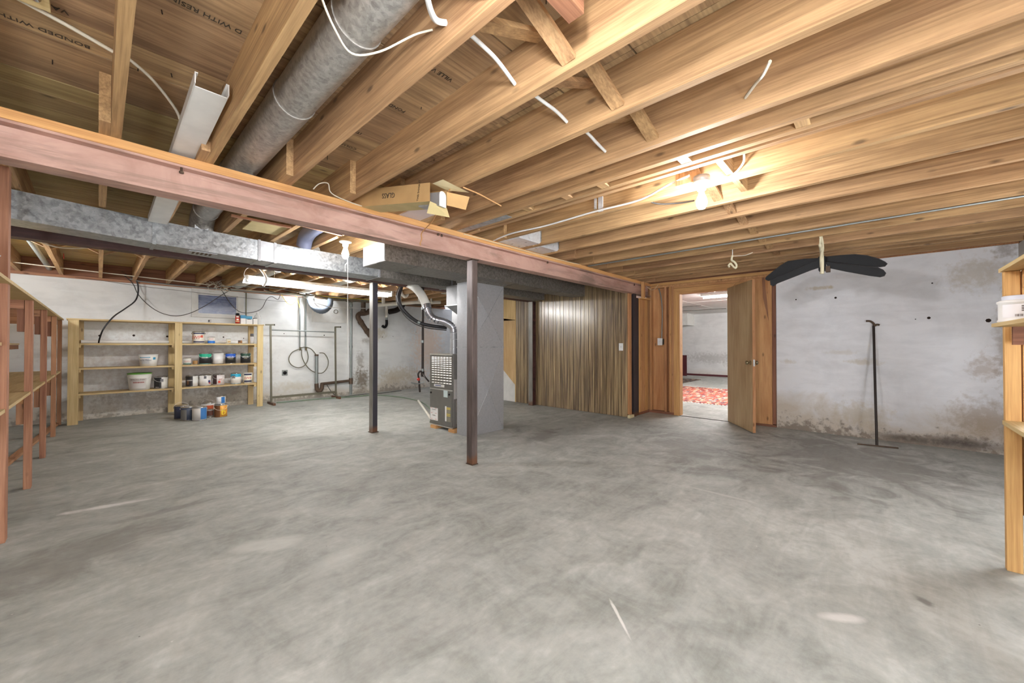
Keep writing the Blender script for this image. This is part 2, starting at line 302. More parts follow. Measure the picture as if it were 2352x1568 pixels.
# ------------------------------------------------------------------ mesh helpers (world coordinates in, one object out)
class MB:
    def __init__(s): s.v = []; s.f = []; s.sm = []
    def add(s, vs, fs, smooth=False):
        o = len(s.v); s.v += [tuple(v) for v in vs]; s.f += [tuple(i + o for i in f) for f in fs]; s.sm += [smooth] * len(fs); return s
    def box(s, x0, x1, y0, y1, z0, z1, mat=None):
        vs = [Vector((x, y, z)) for x in (x0, x1) for y in (y0, y1) for z in (z0, z1)]
        if mat is not None: vs = [mat @ v for v in vs]
        return s.add(vs, [(0, 1, 3, 2), (4, 6, 7, 5), (0, 4, 5, 1), (2, 3, 7, 6), (0, 2, 6, 4), (1, 5, 7, 3)])
    def bar(s, a, b, w, h, up=(0, 0, 1)):
        """rectangular bar from a to b, w across, h along up"""
        a, b = Vector(a), Vector(b); d = (b - a).normalized(); u = Vector(up)
        r = d.cross(u).normalized(); u = r.cross(d).normalized()
        vs = [p + r * (sx * w / 2) + u * (sy * h / 2) for p in (a, b) for sx in (-1, 1) for sy in (-1, 1)]
        return s.add(vs, [(0, 1, 3, 2), (4, 6, 7, 5), (0, 4, 5, 1), (2, 3, 7, 6), (0, 2, 6, 4), (1, 5, 7, 3)])
    def tube(s, pts, r, n=8, smooth=True, cap=True, closed=False):
        pts = [Vector(p) for p in pts]; k = len(pts); rs = r if isinstance(r, (list, tuple)) else [r] * k
        vs = []; prev = None
        for i, p in enumerate(pts):
            a = pts[i - 1] if i > 0 else (pts[-1] if closed else p); b = pts[i + 1] if i < k - 1 else (pts[0] if closed else p)
            d = (b - a).normalized() if (b - a).length > 1e-9 else Vector((0, 0, 1))
            if prev is None: u = d.orthogonal().normalized()
            else:
                u = prev - d * prev.dot(d); u = u.normalized() if u.length > 1e-6 else d.orthogonal().normalized()
            prev = u; w_ = d.cross(u)
            for j in range(n):
                t = 2 * PI * j / n; vs.append(p + (u * math.cos(t) + w_ * math.sin(t)) * rs[i])
        fs = []
        for i in range(k - 1 + (1 if closed else 0)):
            i2 = (i + 1) % k
            for j in range(n): fs.append((i * n + j, i * n + (j + 1) % n, i2 * n + (j + 1) % n, i2 * n + j))
        s.add(vs, fs, smooth)
        if cap and not closed:
            s.add([vs[j] for j in range(n)], [tuple(reversed(range(n)))]); s.add([vs[(k - 1) * n + j] for j in range(n)], [tuple(range(n))])
        return s
    def lathe(s, prof, c, n=20, axis='z', smooth=True, a0=0, a1=2 * PI):
        """prof = [(radius, height)...] about c"""
        full = abs(a1 - a0 - 2 * PI) < 1e-6; m = n if full else n + 1; vs = []
        for (r, h) in prof:
            for j in range(m):
                t = a0 + (a1 - a0) * j / n; p = (r * math.cos(t), r * math.sin(t), h)
                if axis == 'x': p = (p[2], p[0], p[1])
                if axis == 'y': p = (p[0], p[2], p[1])
                vs.append((c[0] + p[0], c[1] + p[1], c[2] + p[2]))
        fs = []
        for i in range(len(prof) - 1):
            for j in range(m if full else m - 1): fs.append((i * m + j, i * m + (j + 1) % m, (i + 1) * m + (j + 1) % m, (i + 1) * m + j))
        return s.add(vs, fs, smooth)
    def prism(s, poly, d):
        """poly: 3D points; extruded by vector d"""
        n = len(poly); d = Vector(d); p = [Vector(q) for q in poly]; q = [a + d for a in p]
        return s.add(p + q, [tuple(range(n)), tuple(reversed(range(n, 2 * n)))] + [(i, n + i, n + (i + 1) % n, (i + 1) % n) for i in range(n)])
    def build(s, name, mat, parent=None, origin=None):
        xs, ys, zs = zip(*s.v); c = Vector(origin) if origin is not None else Vector(((min(xs) + max(xs)) / 2, (min(ys) + max(ys)) / 2, min(zs)))
        me = bpy.data.meshes.new(name); me.from_pydata([tuple(Vector(v) - c) for v in s.v], [], s.f)
        me.polygons.foreach_set('use_smooth', s.sm); me.materials.append(mat)
        bm = bmesh.new(); bm.from_mesh(me); bmesh.ops.recalc_face_normals(bm, faces=bm.faces); bm.to_mesh(me); bm.free()
        o = bpy.data.objects.new(name, me); C.objects.link(o); put(o, c, parent); return o
POS = {}
def put(o, c, parent):
    """world position c, kept under a parent that is only translated"""
    POS[o.name] = Vector(c); o.location = Vector(c)
    if parent is not None: o.parent = parent; o.location = Vector(c) - POS[parent.name]
def tag(o, label, cat, group=None, kind=None):
    o['label'] = label; o['category'] = cat
    if group: o['group'] = group
    if kind: o['kind'] = kind
    return o
def thing(name, label, cat, loc, group=None):
    o = bpy.data.objects.new(name, None); C.objects.link(o); o.empty_display_size = 0.05; put(o, loc, None); return tag(o, label, cat, group)
def struct(o): o['kind'] = 'structure'; return o
def box(name, mat, x0, x1, y0, y1, z0, z1, parent=None, bevel=0):
    o = MB().box(x0, x1, y0, y1, z0, z1).build(name, mat, parent)
    if bevel: bv = o.modifiers.new('bevel', 'BEVEL'); bv.width = bevel; bv.segments = 2; bv.limit_method = 'ANGLE'
    return o
def dupc(o, delta, parent=None, name=None):
    """copy of one part, sharing its mesh"""
    c = o.copy(); C.objects.link(c); p = POS[o.name] + Vector(delta); put(c, p, parent if parent else o.parent); return c
def cr(pts, sub=6, closed=False):
    """smooth curve through points"""
    P = [Vector(p) for p in pts]; n = len(P); out = []
    for i in range(n if closed else n - 1):
        p0 = P[(i - 1) % n] if (closed or i > 0) else P[0]; p1 = P[i]; p2 = P[(i + 1) % n]; p3 = P[(i + 2) % n] if (closed or i < n - 2) else P[-1]
        for k in range(sub):
            t = k / sub; out.append(0.5 * ((2 * p1) + (p2 - p0) * t + (2 * p0 - 5 * p1 + 4 * p2 - p3) * t * t + (3 * p1 - p0 - 3 * p2 + p3) * t ** 3))
    if not closed: out.append(P[-1])
    return out
def wire(name, pts, r, mat, parent=None, n=6, sub=6, closed=False, cap=True):
    return MB().tube(cr(pts, sub, closed), r, n, closed=closed, cap=cap).build(name, mat, parent)
def text_mesh(s_, size, extrude=0.0006):
    cu = bpy.data.curves.new('lettering', 'FONT'); cu.body = s_; cu.size = size; cu.extrude = extrude; cu.align_x = 'CENTER'; cu.align_y = 'CENTER'; cu.resolution_u = 2
    o = bpy.data.objects.new('tmp', cu); C.objects.link(o); bpy.context.view_layer.update()
    me = bpy.data.meshes.new_from_object(o.evaluated_get(bpy.context.evaluated_depsgraph_get())); bpy.data.objects.remove(o); bpy.data.curves.remove(cu); return me
def text(name, s_, size, mat, origin, right, up, parent=None, sx=1.0):
    """flat lettering whose reading direction is `right` and whose top points `up`"""
    me = text_mesh(s_, size); R = Vector(right).normalized(); U = Vector(up).normalized(); N = R.cross(U)
    for v in me.vertices: c = v.co; v.co = R * c.x * sx + U * c.y + N * c.z
    me.materials.clear(); me.materials.append(mat)
    o = bpy.data.objects.new(name, me); C.objects.link(o); put(o, origin, parent); return o

# ------------------------------------------------------------------ setting: floor, walls
ZJ, ZS = 2.285, 2.52          # underside of joists, underside of subfloor
FX0, FX1, FY0, FY1 = -1.25, 16.2, -1.3, 9.5
struct(MB().box(FX0, FX1, FY0, FY1, -0.12, 0).build('floor', M['floor'], origin=(0, 0, 0)))
struct(MB().box(6.74, 6.94, -1.14, 1.035, 0, 2.29).build('wall_east', M['wall_e'], origin=(6.74, 0, 0)))
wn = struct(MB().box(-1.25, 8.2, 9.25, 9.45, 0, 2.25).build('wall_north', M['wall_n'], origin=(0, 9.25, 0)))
struct(MB().box(-1.25, 6.94, -1.3, -1.14, 0, 2.285).build('wall_south', M['wall_plain'], origin=(0, -1.14, 0)))
struct(MB().box(-1.4, -1.25, -1.3, 9.45, 0, 2.285).build('wall_west', M['wall_plain'], origin=(-1.25, 0, 0)))
for (y, z, r) in [(0.8, 1.84, .009), (0.37, 1.83, .014), (-0.51, 1.93, .008), (-0.48, 1.52, .016), (-0.93, 1.47, .022), (-0.37, 1.51, .006)]:
    MB().lathe([(0, 0), (r * .6, 0), (r, 0.004)], (6.735, y, z), 7, 'x').build('anchor_hole', M['hole'], bpy.data.objects['wall_east'])
for (x, z, r) in [(0.01, 1.35, .016), (0.41, 1.36, .018), (0.84, 1.35, .018), (1.66, 1.35, .014), (1.99, 1.33, .01), (2.72, 1.44, .01), (3.55, 1.42, .014), (5.0, 1.4, .012), (5.3, 1.42, .01), (6.0, 1.55, .01), (2.3, 1.5, .01)]:
    MB().lathe([(0, 0), (r * .6, 0), (r, 0.004)], (x, 9.246, z), 7, 'y').build('anchor_hole', M['hole'], wn)

# ceiling: boards, joists, bridging
ceil = struct(MB().box(-1.4, 6.95, -1.3, 9.45, ZS + 0.022, ZS + 0.06).build('ceiling', M['dark'], origin=(0, 0, ZS)))
ys = [-1.3, -0.86, -0.45, -0.04, 0.37, 0.78, 1.18, 1.57, 1.97, 2.37, 2.58, 2.98]
for a, b in zip(ys[:-1], ys[1:]):
    for x0, x1 in ((-1.4, 1.62), (1.625, 4.2), (4.205, 6.95)):
        box('subfloor_board', M['plyx'], x0, x1, a + 0.004, b - 0.004, ZS + random.uniform(-.002, .002), ZS + 0.021, ceil)
y = 2.98
while y < 9.4:
    b = min(y + 0.19, 9.45); box('subfloor_board', M['planky'], -1.4, 6.95, y + 0.002, b - 0.003, ZS + random.uniform(-.002, .002), ZS + 0.021, ceil); y += 0.19
SJ = [-1.1, -0.75, -0.34, .075, .465, .89, 1.30, 1.70, 2.095, 2.318, 2.435, 2.505, 2.87, 3.31, 3.71, 4.13, 4.55, 4.95, 5.36, 5.78, 5.92, 6.16, 6.58]
for x in SJ:
    box('joist', M['joisty'], x - .04, x, -1.3, 3.12 if x not in (2.318, 2.435) else 3.0, ZJ, ZS, ceil)
    if x not in (2.318, 2.435, 5.92): box('joist', M['joisty'], x - .082, x - .041, 2.72, 9.2, ZJ, ZS, ceil)
box('rim_joist', M['redx'], -1.25, 6.94, 9.2, 9.25, 2.25 + .001, ZS, ceil)
box('sill_plate', M['fir' + 'x'], -1.25, 6.94, 9.17, 9.3, 2.25, 2.284, ceil)
box('sill_plate', M['studx'], 6.72, 6.9, -1.14, 1.03, 2.291, 2.36, ceil); box('rim_joist', M['redy'], 6.75, 6.8, -1.14, 1.03, 2.361, ZS, ceil); box('rim_joist', M['redy'], 6.75, 6.8, 1.035, 9.2, 2.286, ZS, ceil)
box('sill_plate', M['redx'], -1.25, 6.74, -1.3, -1.14, 2.2855, 2.33, ceil)
# cross bridging along one line of the south bays, two diagonals to a bay
for i in range(3, len(SJ) - 1):
    xl, xr = SJ[i], SJ[i + 1] - .04
    if xr - xl < 0.25: continue
    for (za, zb, yy) in ((ZS - .035, ZJ + .035, 0.93), (ZJ + .035, ZS - .035, 1.0)):
        MB().bar((xl, yy - (.03 if za > zb else 0), za), (xr, yy - .06 * (za > zb), zb), .064, .019, (0, 0, 1)).build('bridging', M['joistx'], ceil)
# small spacer blocks of the narrow doubled bay and single blocks
for yy in (0.22, 0.78, 1.32, 1.62, 2.0):
    MB().box(2.319, 2.394, yy, yy + .06, ZJ + .002, ZJ + .05).build('spacer_block', M['joistx'], ceil)
box('bearing_block', M['redx'], .90, 1.1, .7, .76, ZJ + .02, ZJ + .16, ceil)
MB().box(2.72, 2.76, 0.86, 1.0, ZJ + .01, ZS - .01).build('bearing_block', M['joistz'], ceil)
MB().box(2.55, 3.2, .66, .70, ZJ + .03, ZJ + .12).build('bearing_block', M['joistx'], ceil)
# long thin bridging strips of the north bays
NJ = [x - .041 for x in SJ if x not in (2.318, 2.435, 5.92)]
for i in range(1, len(NJ) - 2):
    xl, xr = NJ[i], NJ[i + 1] - .04
    if xr - xl < .25: continue
    MB().bar((xl, 6.8, ZS - .02), (xr, 6.8, ZJ + .02), .05, .016).build('bridging', M['joistx'], ceil)
    MB().bar((xl, 6.88, ZJ + .02), (xr, 6.88, ZS - .02), .05, .016).build('bridging', M['joistx'], ceil)
# shipping nails poking through the subfloor
nb = MB()
for _ in range(90):
    x, y = random.uniform(-.3, 6), random.uniform(.3, 2.9)
    if min(abs(x - j + .02) for j in SJ) < .05: continue
    nb.tube([(x, y, ZS), (x + random.uniform(-.006, .006), y + random.uniform(-.006, .006), ZS - random.uniform(.012, .03))], .0022, 5)
o = nb.build('nail_points', M['hole'], ceil); o['kind'] = 'stuff'
# words stamped on the subfloor (read from the far side)
for s_, x, y in (('D WITH RESIN FO', .26, 1.94), ('BONDED WITH', -.16, 2.53), ('VILLE VALLEY', 1.09, 1.53), ('FOND  DU', 1.09, 1.93), ('IT2', 1.09, 2.33), ('COLUMBIA', 1.09, 2.54), ('VALLEY', -.15, 2.33), ('RED', 1.9, 1.15), ('FIR', .66, 1.53)):
    text('stamped_lettering', s_, .036, M['ink'], (x, y, ZS - .0035), (-1, 0, 0), (0, 1, 0), ceil)

# ------------------------------------------------------------------ door wall (studs, plywood, casing)
we = struct(MB().box(6.83, 6.87, 1.035, 1.6, 0, 2.285).build('wall_door', M['walkply']))
def wpart(n, m, *b): return box(n, m, *b, parent=we)
wpart('plywood_sheet', M['walkply'], 6.83, 6.845, 2.42, 2.95, .04, 2.2)
wpart('plywood_sheet', M['walkply'], 6.755, 6.77, 1.09, 1.58, .03, 2.24)
wpart('backing_board', M['studz'], 6.845, 6.87, 1.6, 2.95, 2.12, 2.285)
for y0, y1, m in ((2.895, 2.93, 'studz'), (2.63, 2.67, 'studz'), (2.545, 2.583, 'pinez'), (2.505, 2.54, 'studz'), (1.04, 1.085, 'redz'), (1.585, 1.615, 'studz')):
    wpart('stud', M[m if m != 'pinez' else 'honeyz'], 6.74, 6.83, y0, y1, .04, 2.2)
wpart('plywood_sheet', M['walkply'], 6.83, 6.845, 2.951, 3.03, .0, 2.285)
wpart('sole_plate', M['redy'], 6.735, 6.83, 2.43, 2.95, 0, .04); wpart('sole_plate', M['redy'], 6.735, 6.83, 1.04, 1.58, 0, .03)
wpart('top_plate', M['studx'], 6.735, 6.83, 1.04, 2.95, 2.2, 2.24); wpart('top_plate', M['honeyy'], 6.73, 6.83, 1.04, 2.95, 2.243, 2.284)
wpart('header_board', M['honeyy'], 6.735, 6.8, 1.5, 2.5, 2.165, 2.198); wpart('header_board', M['honeyy'], 6.742, 6.8, 1.45, 2.52, 2.135, 2.163)
wpart('crack_board', M['redz'], 6.77, 6.78, 1.09, 1.12, .04, 2.2)
# door: opening, jambs, casing, slab
dr = struct(MB().box(6.74, 6.87, 2.405, 2.43, 0, 2.085).build('door_1', M['honeyz']))
box('jamb', M['honeyz'], 6.74, 6.87, 1.615, 1.64, 0, 2.085, dr); box('jamb', M['honeyy'], 6.74, 6.87, 1.64, 2.405, 2.065, 2.09, dr)
MB().prism([(6.735, 2.41, 0), (6.735, 2.5, 0), (6.735, 2.5, 2.15), (6.735, 2.41, 2.07)], (-.012, 0, 0)).build('casing', M['honeyz'], dr)
MB().prism([(6.735, 2.41, 2.07), (6.735, 2.5, 2.152), (6.735, 1.55, 2.152), (6.735, 1.63, 2.07)], (-.012, 0, 0)).build('casing', M['honeyy'], dr)
box('threshold', M['dark'], 6.72, 6.75, 1.64, 2.41, 0.0, .004, dr)
hx, hy, ex, ey = 6.725, 1.655, 6.055, 1.185
L = math.hypot(ex - hx, ey - hy); ang = math.atan2(ey - hy, ex - hx)
DM = Matrix.Translation((hx, hy, 0)) @ Matrix.Rotation(ang, 4, 'Z')
slab = MB().box(0, L, -.018, .018, .012, 2.085, DM).build('door_slab', M['doorz'], dr)
MB().box(L - .001, L + .003, -.018, .018, .012, 2.085, DM).build('door_edge', M['studz'], slab)
MB().box(L + .002, L + .006, -.012, .012, .91, 1.0, DM).build('latch_plate', M['chrome'], slab)
for s in (-1, 1):
    c = DM @ Vector((L - .065, 0, .955)); d = (DM.to_3x3() @ Vector((0, s, 0)))
    MB().tube([c + d * .016, c + d * .024], .032, 14).tube([c + d * .02, c + d * .045], .011, 10).tube([c + d * .042, c + d * .05, c + d * .062, c + d * .074, c + d * .08], [.014, .025, .03, .024, .008], 14).build('door_knob', M['brass'], slab)
for zz in (.25, 1.05, 1.85): MB().tube([(6.722, 1.652, zz - .045), (6.722, 1.652, zz + .045)], .007, 8).build('hinge', M['brass'], dr)

# corner wall beside the end post
wc = struct(MB().box(6.33, 6.74, 2.99, 3.03, .04, 2.0).build('wall_corner', M['studz']))
for x0, x1, m in ((6.33, 6.4, 'honeyz'), (6.405, 6.49, 'studz'), (6.5, 6.58, 'studz'), (6.585, 6.7, 'honeyz')):
    box('stud', M[m], x0, x1, 2.95, 2.989, .04, 1.99, wc)
box('sole_plate', M['redx'], 6.3, 6.74, 2.94, 3.03, 0, .04, wc)
box('stud', M['studz'], 6.0, 6.085, 2.955, 2.995, 0.045, 2.055, wc)
box('shim_block', M['beige'], 5.93, 6.08, 2.91, 2.955, 0, .045, wc)
box('hanging_block', M['honeyz'], 6.30, 6.36, 2.84, 2.885, 2.0, 2.27, wc); box('hanging_block', M['honeyx'], 6.31, 6.6, 2.85, 2.949, 1.985, 2.0, wc)

# panelled wall: printed planks with grooves
wp = struct(MB().box(6.0, 6.04, 2.99, 7.4, 0, 2.285).build('wall_panel', M['dark']))
yy = 2.985; k = 0; widths = [.10, .055, .085, .12, .07, .10, .06, .11, .09, .075]
while yy < 5.48:
    wdt = widths[k % 10] * 1.05; y1 = min(yy + wdt, 5.49); box('panel_plank', M['panel'], 5.98, 6.0, yy, y1 - .007, .004, 2.284, wp); yy = y1; k += 1
    if yy >= 5.48: break
MB().prism([(5.985, 5.50, .35), (5.985, 5.50, 1.72), (5.985, 7.4, 1.72), (5.985, 7.4, 2.0)], (.014, 0, 0)).build('plywood_sheet', M['stairply'], wp)
MB().prism([(5.985, 5.50, 1.73), (5.985, 5.50, 2.28), (5.985, 7.4, 2.28), (5.985, 7.4, 1.73)], (.014, 0, 0)).build('plywood_sheet', M['stairply'], wp)
MB().prism([(5.99, 5.50, .004), (5.99, 5.50, .34), (5.99, 6.2, 1.05), (5.99, 7.4, 1.9), (5.99, 7.4, .004)], (.009, 0, 0)).build('white_skirt_board', M['board_white'], wp)
box('trim_strip', M['stairply'], 5.972, 5.984, 5.484, 5.5, .0, 2.1, wp)
struct(MB().box(6.0, 8.2, 7.4, 7.5, 0, 2.285).build('wall_stair', M['wall_plain'])); struct(MB().box(8.1, 8.2, 7.5, 9.3, 0, 2.285).build('wall_stair_end', M['wall_plain']))

# ------------------------------------------------------------------ room beyond the door
struct(MB().box(16.0, 16.2, -1, 8, 0, 2.4).build('wall_far_room', M['wall_far'], origin=(16, 0, 0)))
struct(MB().box(6.9, 16.2, 7.3, 7.4, 0, 2.4).build('wall_far_room_north', M['wall_plain'])); struct(MB().box(6.95, 16.2, -1.3, -1.2, 0, 2.4).build('wall_far_room_south', M['wall_plain']))
c2 = struct(MB().box(6.88, 16.2, -1.3, 7.4, 2.4, 2.45).build('ceiling_far_room', M['ceil_white']))
for yy in (.2, 1.4, 2.6, 3.8, 5.0, 6.2): box('ceiling_batten', M['board_white'], 6.95, 16, yy, yy + .03, 2.395, 2.4, c2)
for xx in (9.0, 11.4, 13.8): box('ceiling_batten', M['board_white'], xx, xx + .03, -1.2, 7.3, 2.394, 2.4, c2)
box('dropped_beam', M['board_white'], 15.2, 16.0, 5.15, 7.3, 1.95, 2.4, c2); box('track', M['galv2'], 13.9, 13.95, 3.5, 6, 2.37, 2.39, c2); box('track', M['galv2'], 12.4, 12.45, 3.8, 6, 2.37, 2.39, c2)
struct(MB().box(15.96, 16.0, 0, 7, 0, .07).build('baseboard_far_room', M['maroon']))
lt = thing('fluorescent_light', 'lit fluorescent tube on the white ceiling of the room beyond the door', 'ceiling light', (9.65, 2.2, 2.3))
box('housing', M['whitemetal'], 9.6, 9.7, 1.0, 2.95, 2.33, 2.395, lt); MB().tube([(9.65, 1.05, 2.3), (9.65, 2.9, 2.3)], .02, 10).build('tube', M['tube_far'], lt)
lt = thing('fluorescent_light', 'second fluorescent tube deeper in the room beyond the door', 'ceiling light', (13, 2.2, 2.3))
box('housing', M['whitemetal'], 12.95, 13.05, .2, 1.6, 2.33, 2.395, lt); MB().tube([(13, .25, 2.3), (13, 1.55, 2.3)], .02, 10).build('tube', M['tube_far'], lt)
def rug(name, label, x0, x1, y0, y1, m):
    t = thing(name, label, 'rug', ((x0 + x1) / 2, (y0 + y1) / 2, 0))
    box('pile', m, x0, x1, y0, y1, .001, .012, t)
    fr = MB()
    n = 60
    for i in range(n):
        y = y0 + (y1 - y0) * i / n
        for x, s in ((x0, -1), (x1, 1)): fr.box(min(x, x + s * .07), max(x, x + s * .07), y, y + (y1 - y0) / n * .55, .001, .008)
    o = fr.build('fringe', M['rope'], t); o['kind'] = 'stuff'
rug('rug', 'red and orange patterned rug on the floor beyond the door', 8.45, 11.5, .6, 4.5, M['rug'])
rug('rug', 'dark patterned rug lying behind the red one in the far room', 11.9, 14.2, 4.35, 6.6, M['rug2'])
tag(MB().box(15.5, 15.54, 5.28, 6.3, 0, .8).build('board', M['maroon']), 'tall maroon board standing against the far wall seen through the doorway', 'board')
t = thing('rolled_rug', 'rolled maroon rug on the floor just behind the open door', 'rug', (7.15, 1.45, 0))
MB().tube([(7.15, .9, .1), (7.15, 1.72, .1)], .1, 20).build('roll', M['maroon'], t)
sp = [(7.15 + .092 * (1 - i / 60) * math.cos(i * .35), 1.722, .1 + .092 * (1 - i / 60) * math.sin(i * .35)) for i in range(56)]
MB().tube(sp, .004, 4).build('spiral_edge', colm((150, 80, 84)), t)

# ------------------------------------------------------------------ steel beams and posts
def ibeam(label, y0, y1, x0, x1, z0, z1, m, mu):
    t = thing('steel_beam', label, 'beam', ((x0 + x1) / 2, (y0 + y1) / 2, z0)); ym = (y0 + y1) / 2
    b = MB(); b.box(x0, x1, ym - .006, ym + .006, z0 + .012, z1 - .012); b.build('web', m, t)
    box('flange', mu, x0, x1, y0, y1, z0, z0 + .013, t); box('flange', m, x0, x1, y0, y1, z1 - .013, z1, t); return t
b1 = ibeam('pinkish red steel beam crossing the room in front, held by the rusty post', 2.9, 3.03, -1.25, 6.74, 2.06, 2.235, M['primer'], M['primer'])
box('plate', M['platex'], -1.25, 6.74, 2.895, 3.035, 2.236, 2.284, b1)
for x, z in ((.32, 2.2), (2.12, 2.215), (2.16, 2.212), (3.75, 2.21), (6.1, 2.2)):
    MB().lathe([(0, -.012), (.011, -.012), (.011, .0), (.006, .001), (.006, .022), (0, .022)], (x, 2.91, z), 6, 'z').build('bolt', M['iron'], b1)
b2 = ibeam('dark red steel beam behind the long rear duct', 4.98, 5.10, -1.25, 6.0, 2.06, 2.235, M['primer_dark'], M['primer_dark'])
box('plate', M['redx'], -1.25, 6.0, 4.97, 5.11, 2.236, 2.284, b2)
def post(label, x0, x1, y0, y1, ztop, m, m2):
    t = thing('steel_post', label, 'post', ((x0 + x1) / 2, (y0 + y1) / 2, 0))
    ym = (y0 + y1) / 2
    box('web', m, x0 + .004, x1 - .004, ym - .004, ym + .004, 0.008, ztop - .008, t)
    box('flange', m2, x0, x0 + .008, y0, y1, .008, ztop - .008, t); box('flange', m, x1 - .008, x1, y0, y1, .008, ztop - .008, t)
    box('base_plate', M['iron'], x0 - .006, x1 + .006, y0 - .006, y1 + .006, 0, .008, t); box('cap_plate', M['iron'], x0 - .006, x1 + .006, y0 - .006, y1 + .006, ztop - .008, ztop, t); return t
# nearest post is a closed square column
t = thing('steel_post', 'rusty brown square steel post under the front beam, nearest the camera', 'post', (2.585, 2.965, 0))
box('column', M['steel'], 2.545, 2.615, 2.922, 3.01, .006, 2.052, t, .006); box('cap_plate', M['iron'], 2.535, 2.625, 2.912, 3.02, 2.052, 2.06, t); box('base_plate', M['iron'], 2.54, 2.62, 2.917, 3.015, 0, .006, t)
t = thing('steel_post', 'dark blue grey steel post under the rear duct, left of the furnace', 'post', (2.59, 5.035, 0))
box('flange', M['steel_lit'], 2.55, 2.558, 4.99, 5.08, .008, 2.052, t); box('web', M['steel_blue'], 2.558, 2.63, 5.0, 5.008, .008, 2.052, t); box('flange', M['steel_blue'], 2.62, 2.63, 5.008, 5.08, .008, 2.052, t)
box('base_plate', M['iron'], 2.54, 2.64, 4.98, 5.09, 0, .008, t); box('cap_plate', M['iron'], 2.54, 2.64, 4.98, 5.09, 2.052, 2.06, t)
post('steel H post standing against the panelled wall under the rear beam', 5.86, 5.965, 4.93, 5.03, 2.06, M['primer_dark'], M['steel_lit'])
t = thing('steel_post', 'dark grey steel post at the far end of the front beam beside the bare studs', 'post', (6.17, 2.96, 0))
box('flange', M['steel_blue'], 6.095, 6.2, 2.925, 2.937, 0, 2.055, t); box('web', M['steel_blue'], 6.145, 6.155, 2.937, 2.985, 0, 2.055, t); box('flange', M['steel_blue'], 6.2, 6.32, 2.94, 2.95, 0, 2.0, t)

# ------------------------------------------------------------------ ducts
def section(b, P0, P1, z0, z1):
    """P0, P1: (near xy, far xy) of the two ends"""
    vs = [(*P0[0], z0), (*P0[1], z0), (*P0[1], z1), (*P0[0], z1), (*P1[0], z0), (*P1[1], z0), (*P1[1], z1), (*P1[0], z1)]
    b.add(vs, [(0, 1, 2, 3), (4, 7, 6, 5), (0, 3, 7, 4), (1, 5, 6, 2), (0, 4, 5, 1), (3, 2, 6, 7)]); return b
sd = thing('supply_duct', 'long galvanised rectangular duct along the rear beam with a mottled spangle', 'duct', (2.6, 4.7, 2.07))
E = [((-1.2, 4.18), (-1.2, 4.46)), ((-.37, 4.34), (-.37, 4.61)), ((.32, 4.505), (.32, 4.77)), ((1.12, 4.60), (1.12, 4.90)), ((1.27, 4.62), (1.27, 4.93)), ((2.45, 4.62), (2.45, 4.96)), ((3.65, 4.66), (3.65, 4.96)), ((5.9, 4.66), (5.9, 4.96))]
for i in range(len(E) - 1):
    m = M['galv'] if i != 3 else M['galv3']
    if i >= 5: m = M['galv2']
    section(MB(), E[i], E[i + 1], 2.07, 2.272).build('duct_section', m, sd)
for i in (2, 3, 4, 5, 6):
    (nx, ny), (fx, fy) = E[i]; section(MB(), ((nx - .012, ny - .006), (fx - .012, fy + .006)), ((nx + .012, ny - .006), (fx + .012, fy + .006)), 2.062, 2.279).build('drive_cleat', M['galv3'] if i > 2 else M['galv'], sd)
rgf = MB().box(.56, .77, 4.58, 4.70, 2.062, 2.069).build('register_frame', M['galv3'], sd)
for i in range(5): MB().box(.59 + i * .032, .605 + i * .032, 4.595, 4.685, 2.058, 2.0625).build('register_slat', M['iron'], rgf)
rd = thing('return_duct', 'wide galvanised return duct box with a pale end cap below the front beam', 'duct', (4, 3.9, 2.06))
section(MB(), ((2.0, 3.645), (2.0, 4.12)), ((2.4, 3.645), (2.4, 4.12)), 2.062, 2.275).build('duct_section', M['galv2'], rd)
section(MB(), ((2.402, 3.645), (2.402, 4.12)), ((4.04, 3.645), (4.04, 4.12)), 2.062, 2.275).build('duct_section', M['galv2'], rd)
MB().box(1.99, 1.999, 3.65, 4.115, 2.065, 2.272).build('end_cap', M['galv3'], rd)
section(MB(), ((4.04, 3.72), (4.04, 4.1)), ((5.94, 3.78), (5.94, 4.06)), 2.07, 2.268).build('duct_section', M['galv2'], rd)
for x in (2.4, 4.04): MB().box(x - .008, x + .008, 3.64, 4.125, 2.057, 2.28).build('drive_cleat', M['galv2'], rd)
for x in (4.62, 5.2, 5.62): MB().box(x - .008, x + .008, 3.715 + (x - 4.04) * .03, 4.1, 2.065, 2.272).build('drive_cleat', M['galv2'], rd)
MB().prism([(5.943, 3.78, 2.07), (5.943, 4.06, 2.07), (5.943, 4.06, 2.268), (5.943, 3.78, 2.268)], (.006, 0, 0)).build('end_cap', M['galv3'], rd)
pl = thing('return_plenum', 'tall grey sheet metal plenum standing right of the furnace', 'plenum', (3.62, 3.97, 0))
